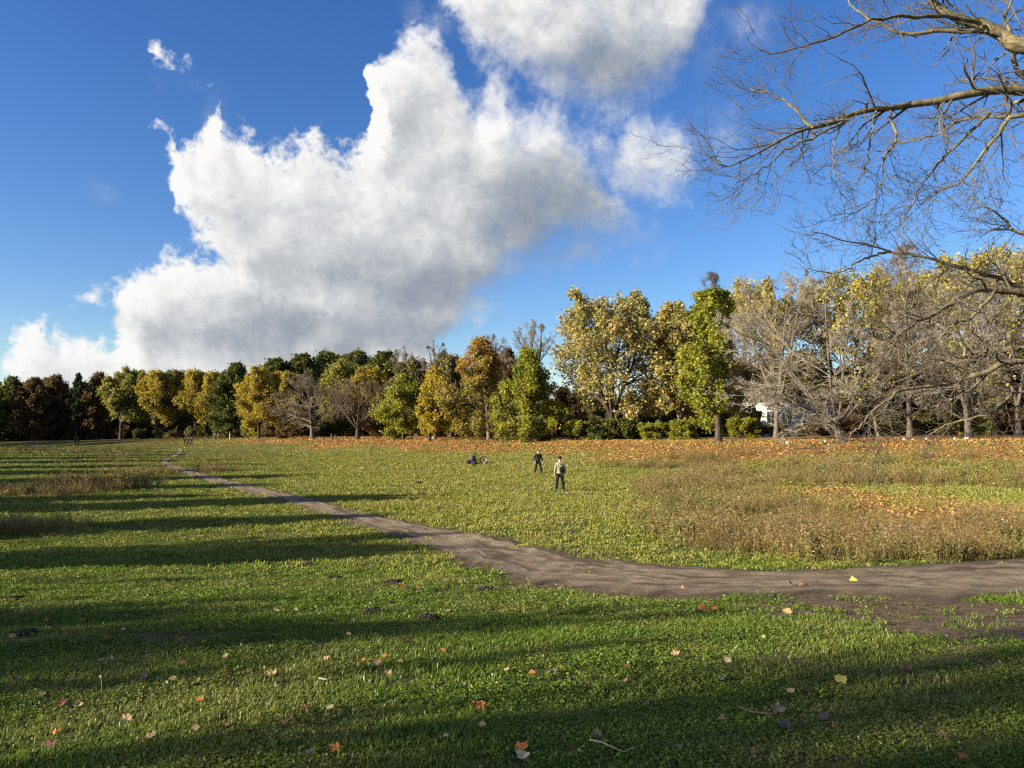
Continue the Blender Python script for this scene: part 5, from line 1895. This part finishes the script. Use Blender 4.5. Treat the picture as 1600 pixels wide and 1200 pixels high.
    if sleeves:
        for sd in 'lr':
            sub(['sho' + sd, 'elb' + sd, 'wri' + sd], {'*': 1.44, 'wri' + sd: 1.7}, [('sho' + sd, 'elb' + sd), ('elb' + sd, 'wri' + sd)], CLOTH[sleeves], 'sleeve')
    for sd in 'lr':
        a, t_ = np.array(J['ank' + sd][0]), np.array(J['toe' + sd][0])
        heel = a + (a - t_) * np.array([.35, .35, 0]) + np.array([0, 0, -0.045])
        JJ = {'m': (tuple((a + t_) / 2 + np.array([0, 0, -0.005])), 0.062), 'h': (tuple(heel), 0.058), 't': (tuple(t_), 0.050)}
        obj('shoe', skin_mesh('shoe', JJ, [('m', 'h'), ('m', 't')], CLOTH[shoe]), root)
    hd = np.array(J['head'][0])
    hm = bmesh.new()
    bmesh.ops.create_uvsphere(hm, u_segments=18, v_segments=12, radius=1.0)
    for v in hm.verts:
        back = sstep(0.25, -0.35, v.co.y)
        zc = v.co.z if v.co.z > -0.15 - 0.55 * back else (-0.15 - 0.55 * back)
        v.co = Vector(tuple(hd + np.array([v.co.x * 0.092, v.co.y * 0.112 - 0.012, zc * 0.100 + 0.022])))
    if cap:                                        # peak of the cap
        bmesh.ops.create_cube(hm, size=1.0, matrix=Matrix.Translation(tuple(hd + np.array([0, 0.125, 0.025]))) @ Matrix.Diagonal((0.13, 0.09, 0.012, 1)))
    for f in hm.faces:
        f.smooth = True
    me = bpy.data.meshes.new('hair'); hm.to_mesh(me); hm.free()
    me.materials.append(CLOTH[cap] if cap else (HAIR_D if hair == 'dark' else HAIR_G))
    obj('cap' if cap else 'hair', me, root)
    if detail:                                     # eyes, nose, mouth and ears
        fm = bmesh.new()
        for dx in (-0.032, 0.032):
            bmesh.ops.create_icosphere(fm, subdivisions=1, radius=0.011, matrix=Matrix.Translation(tuple(hd + np.array([dx, 0.088, 0.005]))))
        me = bpy.data.meshes.new('eyes'); fm.to_mesh(me); fm.free(); me.materials.append(HAIR_D)
        obj('eyes', me, root)
        fm = bmesh.new()
        bmesh.ops.create_cone(fm, cap_ends=True, segments=6, radius1=0.018, radius2=0.006, depth=0.05, matrix=Matrix.Translation(tuple(hd + np.array([0, 0.102, -0.025]))) @ Matrix.Rotation(R(-20), 4, 'X'))
        for dx in (-0.082, 0.082):
            bmesh.ops.create_icosphere(fm, subdivisions=1, radius=0.026, matrix=Matrix.Translation(tuple(hd + np.array([dx, 0.0, -0.015]))) @ Matrix.Diagonal((0.4, 0.8, 1.2, 1)))
        me = bpy.data.meshes.new('nose_and_ears'); fm.to_mesh(me); fm.free(); me.materials.append(SKIN)
        obj('nose_and_ears', me, root)
        fm = bmesh.new()
        bmesh.ops.create_cube(fm, size=1.0, matrix=Matrix.Translation(tuple(hd + np.array([0, 0.090, -0.068]))) @ Matrix.Diagonal((0.048, 0.014, 0.010, 1)))
        me = bpy.data.meshes.new('mouth'); fm.to_mesh(me); fm.free(); me.materials.append(CLOTH['brown'])
        obj('mouth', me, root)
    tag(root, label, 'person', group)
    return root


p = ground_at(841, 740)
person(p[0], p[1], R(-80), 1.74, 'black', 'black', 'charcoal', sleeves='black', hair='dark', stance=0.24, armout=0.09, label='person dressed all in black standing with legs apart, facing the camera')
p = ground_at(875, 768)
P2 = person(p[0], p[1], R(96), 1.76, 'sage', 'black', 'charcoal', cap='black', stance=0.14, armout=0.05, armfwd=0.02, jacket_len=0.10, label='person in an olive jacket and black cap seen from behind, standing on the field')
# one shoulder bag on the back, hanging to the right
def blob_bag(name, dims, mat, seed, nz_=0.25, parent=None, loc=(0, 0, 0), sub=3):
    bm = bmesh.new()
    bmesh.ops.create_cube(bm, size=2.0)
    bmesh.ops.subdivide_edges(bm, edges=bm.edges[:], cuts=5, use_grid_fill=True)
    q = np.array([v.co[:] for v in bm.verts])
    k = fnoise(q[:, 0] * 1.3 + seed, q[:, 1] * 1.3 + q[:, 2] * 1.7, 1.0, 3, seed)
    for v, a in zip(bm.verts, k):
        c = v.co
        l = max(1e-6, c.length)
        f = (0.45 + 0.55 / l) * (1 - nz_ / 2 + nz_ * a)
        v.co = (c.x * f * dims[0] / 2, c.y * f * dims[1] / 2, c.z * f * dims[2] / 2)
    for f in bm.faces:
        f.smooth = True
    me = bpy.data.meshes.new(name)
    bm.to_mesh(me)
    bm.free()
    me.materials.append(mat)
    return obj(name, me, parent, loc)


bag = empty('shoulder_bag', (p[0] + 0.10, p[1] - 0.17, p[2] + 1.12), R(6))
blob_bag('pouch', (0.26, 0.12, 0.34), CLOTH['black'], 3, 0.2, bag)
V, F = tube([(-0.20, 0.06, 0.33), (-0.10, -0.01, 0.22), (0.0, -0.03, 0.12), (0.10, -0.02, 0.0)], [0.016] * 4)
obj('strap', mesh_np('strap', V, F, CLOTH['khaki'], True), bag)
tag(bag, 'black bag with a pale strap on the back of the person in the olive jacket', 'bag')

G_FAR = 'people walking far off on the field'
for px, py, hp, face, tp, lg, lab, kw in (
        (117, 694, 10.5, R(100), 'charcoal', 'black', 'left one of the two people far off at the left', {}), (122, 694, 10.8, R(80), 'navy', 'charcoal', 'right one of the two people far off at the left', {}),
        (289, 696, 13, R(-100), 'black', 'black', 'left one of the three dark figures at the far end of the path', {}), (294, 696, 11.5, R(-80), 'charcoal', 'navy', 'middle and shortest of the three dark figures at the far end of the path', {}), (299, 696, 13, R(-110), 'black', 'charcoal', 'right one of the three dark figures at the far end of the path', {}),
        (337, 689, 9, R(160), 'grey', 'charcoal', 'left one of the pair in front of the dark wood', {}), (341.5, 689, 9, R(150), 'khaki', 'brown', 'right one of the pair in front of the dark wood', {})):
    p = ground_at(px, py)
    hgt = min(1.82, max(1.55, hp * p[1] / FPX))
    person(p[0], p[1], face, hgt, tp, lg, 'charcoal', stance=0.05, stride=0.22, label=lab, group=G_FAR, detail=False)
for px, py, face, tp, lg, lab in ((518, 686, R(-60), 'black', 'grey', 'person in black sitting on the leafy bank below the round bare tree'), (679, 686.5, R(-110), 'charcoal', 'khaki', 'person sitting at the foot of the yellow chestnut'),
                                  (477, 681, R(-90), 'brown', 'charcoal', 'person in brown sitting beside the trunk of the pale bare tree')):
    p = ground_at(px, py)
    person(p[0], p[1], face, 1.72, tp, lg, 'charcoal', sit=True, label=lab, group='people sitting on the bank', detail=False)


# ------------------------------------------------------------------ bicycle and bags on the field
def torus(R0, r0, n=40, m=8):
    a, b = np.meshgrid(np.arange(n) * 2 * math.pi / n, np.arange(m) * 2 * math.pi / m, indexing='ij')
    V = np.stack([(R0 + r0 * np.cos(b)) * np.cos(a), r0 * np.sin(b), (R0 + r0 * np.cos(b)) * np.sin(a)], -1).reshape(-1, 3)
    i = np.arange(n * m).reshape(n, m)
    F = np.stack([i, np.roll(i, -1, 0), np.roll(np.roll(i, -1, 0), -1, 1), np.roll(i, -1, 1)], -1).reshape(-1, 4)
    return V, F


def many_tubes(segs, sides=6):
    V, F, b = [], [], 0
    for pts, rad in segs:
        v, f = tube(pts, rad if isinstance(rad, (list, tuple)) else [rad] * len(pts), sides)
        V.append(v); F.append(f + b); b += len(v)
    return np.concatenate(V), np.concatenate(F)


RUB, MET, PAINT = plain_mat('tyre_rubber', (0.015, 0.015, 0.015), 0.85), plain_mat('bike_metal', (0.55, 0.55, 0.55), 0.35, 0.1, 10, 0.5, 0.8), plain_mat('bike_paint', (0.02, 0.02, 0.025), 0.35, 0.1, 10, 0.5)


def build_bicycle():
    p = ground_at(748, 725)
    root = empty('bicycle', (p[0], p[1], p[2] + 0.03), R(4))
    tilt = R(-14)                                   # leaning back over the bags
    WB, RW = 1.04, 0.34
    rear, front, bb, seat, head, headl = np.array([-WB / 2 - .1, 0, RW]), np.array([WB / 2 - .05, 0, RW]), np.array([-0.12, 0, 0.29]), np.array([-0.30, 0, 0.83]), np.array([0.27, 0, 0.86]), np.array([0.31, 0, 0.70])
    M = Matrix.Rotation(tilt, 4, 'X')

    def put_(nm, V, F, mat, parent=None):
        me = mesh_np(nm, V, F, mat, True)
        if parent is None:
            me.transform(M)
        return obj(nm, me, parent or root)
    put_('frame', *many_tubes([([bb, seat], .024), ([seat * .92 + bb * .08, head], .024), ([headl, bb], .026), ([headl, head], .024), ([rear, bb], .016), ([rear, seat * .85 + bb * .15], .014)]), PAINT)
    put_('fork', *many_tubes([([headl, headl * .4 + front * .6 + np.array([.0, .05, 0]), front + np.array([0, .05, 0])], .012), ([headl, headl * .4 + front * .6 - np.array([.0, .05, 0]), front - np.array([0, .05, 0])], .012)]), PAINT)
    put_('handlebar', *many_tubes([([head, head + np.array([-.02, 0, .14])], .014), ([head + np.array([-.14, -.29, .17]), head + np.array([-.03, -.20, .16]), head + np.array([-.01, 0, .14]), head + np.array([-.03, .20, .16]), head + np.array([-.14, .29, .17])], .022)]), PAINT)
    sV, sF = tube([seat + np.array([-.15, 0, .11]), seat + np.array([-.06, 0, .115]), seat + np.array([.06, 0, .11]), seat + np.array([.14, 0, .10])], [.07, .075, .035, .018], 8)
    put_('saddle', sV, sF, RUB)
    put_('seat_post', *many_tubes([([seat, seat + np.array([-.02, 0, .11])], .013)]), MET)
    put_('crank', *many_tubes([([bb + np.array([0, -.09, 0]), bb + np.array([0, .09, 0])], .014), ([bb + np.array([0, .09, 0]), bb + np.array([.14, .09, -.10])], .010), ([bb + np.array([0, -.09, 0]), bb + np.array([-.14, -.09, .10])], .010), ([bb + np.array([.10, .09, -.10]), bb + np.array([.18, .13, -.10])], .016), ([bb + np.array([-.18, -.13, .10]), bb + np.array([-.10, -.09, .10])], .016)]), MET)
    for c in (rear, front):
        w = obj('wheel', None, root)
        V, F = torus(RW - 0.02, 0.036)
        me = mesh_np('tyre', V + c, F, RUB, True); me.transform(M)
        obj('tyre', me, w)
        V, F = torus(RW - 0.055, 0.014)
        me = mesh_np('rim', V + c, F, MET, True); me.transform(M)
        obj('rim', me, w)
        sp = []
        for k in range(20):
            a = 2 * math.pi * k / 20
            sp.append(([c + np.array([0, .03 * (-1) ** k, 0]), c + np.array([math.cos(a) * (RW - .05), 0, math.sin(a) * (RW - .05)])], .0028))
        sp.append(([c + np.array([0, -.05, 0]), c + np.array([0, .05, 0])], .02))
        V, F = many_tubes(sp, 4)
        me = mesh_np('spokes', V, F, MET, True); me.transform(M)
        obj('spokes', me, w)
    tag(root, 'bicycle leaning over a pile of dark bags on the sunny field', 'bicycle')
    return p


bp = build_bicycle()
for dx, dy, dz, dims, cl, sd, nm, lab, cat in ((-0.50, -0.10, 0.40, (0.50, 0.36, 0.80), 'charcoal', 5, 'rucksack', 'tall dark rucksack standing at the rear of the bicycle', 'bag'),
                                               (-0.90, -0.15, 0.17, (0.60, 0.42, 0.34), 'black', 6, 'duffel_bag', 'low black bag lying left of the dark rucksack', 'bag'),
                                               (-0.45, -0.46, 0.13, (0.56, 0.36, 0.26), 'navy', 7, 'folded_jacket', 'dark blue jacket dropped in front of the rucksack', 'jacket'),
                                               (-0.70, -0.14, 0.48, (0.22, 0.30, 0.50), 'grey', 8, 'grey_jacket', 'light grey jacket draped over the dark rucksack', 'jacket')):
    r_ = empty(nm, (bp[0] + dx, bp[1] + dy, bp[2] + dz), R(20 * sd))
    blob_bag('body', dims, CLOTH[cl], sd, 0.8, r_)
    V, F = many_tubes([([(-dims[0] * .15, -dims[1] * .45, dims[2] * .35), (-dims[0] * .18, -dims[1] * .62, 0), (-dims[0] * .15, -dims[1] * .42, -dims[2] * .35)], .018), ([(dims[0] * .15, -dims[1] * .45, dims[2] * .35), (dims[0] * .18, -dims[1] * .62, 0), (dims[0] * .15, -dims[1] * .42, -dims[2] * .35)], .018)])
    obj('strap' if cat == 'bag' else 'fold', mesh_np('strap', V, F, CLOTH['black' if cat == 'bag' else cl], True), r_)
    tag(r_, lab, cat, 'belongings beside the bicycle')


# ------------------------------------------------------------------ white building behind the right-hand trees
def box(bm, x0, x1, y0, y1, z0, z1):
    bmesh.ops.create_cube(bm, size=1.0, matrix=Matrix.Translation(((x0 + x1) / 2, (y0 + y1) / 2, (z0 + z1) / 2)) @ Matrix.Diagonal((x1 - x0, y1 - y0, z1 - z0, 1)))


def box_obj(name, boxes, mat, parent):
    bm = bmesh.new()
    for b in boxes:
        box(bm, *b)
    me = bpy.data.meshes.new(name)
    bm.to_mesh(me)
    bm.free()
    me.materials.append(mat)
    return obj(name, me, parent)


WALL = plain_mat('white_render', (0.62, 0.60, 0.57), 0.9, 0.08, 1.2, 0.2)
ROOF = plain_mat('roof_felt', (0.16, 0.15, 0.145), 0.9, 0.2, 2.0, 0.2)
FRAME = plain_mat('window_frame', (0.55, 0.53, 0.50), 0.6)
GLASS = plain_mat('window_glass', (0.03, 0.035, 0.04), 0.08, 0.1, 3, 0.6)
x, y, z = spot(1252, 112)
bz = hz(x, y)
b_ = empty('white_building', (x, y, bz), R(-14))
box_obj('wall', [(-8.0, 8.0, 0, 7, -0.3, 5.2), (8.0, 13.0, 1.5, 7, -0.3, 3.6)], WALL, b_)
rf = box_obj('roof', [(-8.3, 8.3, -0.3, 7.3, 5.2, 5.5), (8.003, 13.3, 1.2, 7.3, 3.6, 3.85)], ROOF, b_)
box_obj('chimney', [(-3.4, -2.6, 3, 3.8, 5.5, 6.5)], WALL, rf)
for k, wx in enumerate((-6.4, -4.2, -2.0, 2.4, 4.6, 6.6)):
    wv = box_obj('window', [(wx - 0.65, wx + 0.65, -0.03, 0.05, 2.0, 2.08), (wx - 0.65, wx + 0.65, -0.03, 0.05, 3.72, 3.80), (wx - 0.65, wx - 0.57, -0.03, 0.05, 2.083, 3.717), (wx + 0.57, wx + 0.65, -0.03, 0.05, 2.083, 3.717), (wx - 0.03, wx + 0.03, -0.03, 0.05, 2.083, 3.717)], FRAME, b_)
    box_obj('pane', [(wx - 0.57, wx - 0.03, -0.012, 0.02, 2.08, 3.72), (wx + 0.03, wx + 0.57, -0.012, 0.02, 2.08, 3.72)], GLASS, wv)
dr = box_obj('door', [(-0.55, 0.55, -0.04, 0.03, 0.0, 2.2)], plain_mat('door_paint', (0.13, 0.12, 0.11), 0.5), b_)
box_obj('handle', [(0.38, 0.46, -0.10, -0.04, 1.0, 1.06)], MET, dr)
tag(b_, 'low white building half hidden behind the leafless trees on the right', 'building')

# white marker stones along the top of the right bank
STONE = plain_mat('white_stone', (0.55, 0.53, 0.49), 0.9, 0.15, 6, 0.2, bump=0.4)
for i, (px, py, w, hgt, lab) in enumerate(((1229, 686, .30, .36, 'leftmost white stone on the bank, under the bare tree by the building'), (1288, 687, .20, .30, 'small white stone at the foot of the leaning bare tree'), (1411, 688, .28, .30, 'white stone left of the close pair on the right bank'),
                                          (1425, 688, .26, .28, 'left stone of the close pair on the right bank'), (1445, 687, .34, .34, 'right stone of the close pair on the right bank'), (1490, 688, .26, .34, 'white stone in front of the pale mossy trunk'), (1508, 689, .42, .28, 'broad white stone right of the pale mossy trunk'))):
    D = 66.0
    x, y, z = spot(px, D)
    bm = bmesh.new()
    bmesh.ops.create_cube(bm, size=1.0, matrix=Matrix.Diagonal((w * .75, w * .6, hgt * .8, 1)))
    bmesh.ops.bevel(bm, geom=bm.edges[:], offset=0.04, segments=2, affect='EDGES')
    rr_ = random.Random(i)
    for v in bm.verts:
        v.co += Vector((rr_.gauss(0, .008), rr_.gauss(0, .008), rr_.gauss(0, .008)))
    me = bpy.data.meshes.new('marker_stone')
    bm.to_mesh(me)
    bm.free()
    me.materials.append(STONE)
    o = obj('marker_stone', me, loc=(x, y, z + hgt * 0.42))
    o.rotation_euler = (0, 0, rr_.uniform(-.4, .4))
    tag(o, lab, 'stone', 'white stones along the bank')

# post and timber rail in front of the left wood
WOOD = plain_mat('weathered_wood', (0.20, 0.15, 0.11), 0.9, 0.25, 5, 0.15, bump=0.4)
p = ground_at(359, 687)
pst = empty('marker_post', p)
V, F = tube([(0, 0, -.2), (0, 0, .5), (0, 0, 1.25)], [.09, .085, .08], 8)
obj('shaft', mesh_np('shaft', V, F, plain_mat('pale_post', (0.55, 0.52, 0.47), 0.8), True), pst)
bm = bmesh.new()
bmesh.ops.create_cone(bm, cap_ends=True, segments=8, radius1=.11, radius2=.02, depth=.12, matrix=Matrix.Translation((0, 0, 1.30)))
me = bpy.data.meshes.new('cap'); bm.to_mesh(me); bm.free(); me.materials.append(WOOD)
obj('cap', me, pst)
tag(pst, 'thin pale post standing before the dark wood on the left', 'post')
a = ground_at(66, 686); b = ground_at(116, 686)
fr = empty('rail_fence', ((a[0] + b[0]) / 2, (a[1] + b[1]) / 2, (a[2] + b[2]) / 2))
L = (b[0] - a[0])
for k in range(5):
    fx = -L / 2 + L * k / 4
    V, F = tube([(fx, 0, -.3), (fx, 0, .6), (fx, 0, 1.7)], [.10, .10, .09], 6)
    obj('post', mesh_np('post', V, F, WOOD, True), fr)
for zz in (1.0, 1.6):
    V, F = tube([(-L / 2, -.12, zz), (0, -.12, zz + .03), (L / 2, -.12, zz)], [.09, .09, .09], 6)
    obj('rail', mesh_np('rail', V, F, WOOD, True), fr)
tag(fr, 'long low wooden rail at the foot of the dark left wood', 'fence')

# dandelion stalk in the foreground
p = ground_at(158, 1085)
dn = empty('dandelion', p)
V, F = tube([(0, 0, -.02), (0.002, 0, .05), (-0.006, 0, .11)], [.0025, .0022, .002], 5)
obj('stalk', mesh_np('stalk', V, F, plain_mat('pale_stalk', (0.42, 0.44, 0.20), 0.7), True), dn)
bm = bmesh.new()
bmesh.ops.create_icosphere(bm, subdivisions=2, radius=.008, matrix=Matrix.Translation((-0.006, 0, .114)))
me = bpy.data.meshes.new('seed_head'); bm.to_mesh(me); bm.free(); me.materials.append(plain_mat('seed_fluff', (0.6, 0.6, 0.55), 0.9))
obj('seed_head', me, dn)
for k in range(6):
    V, F = leaf_shape(900 + k, 0.05, 0.4, 7, 0.35, False)
    me = tris_mesh('leaf', V * np.array([.5, 1.6, 1]) + np.array([0, .035, .008]), F, GRASS)
    me.transform(Matrix.Rotation(k * 1.05, 4, 'Z'))
    obj('leaf', me, dn)
tag(dn, 'single thin dandelion stalk standing in the grass at lower left', 'plant')
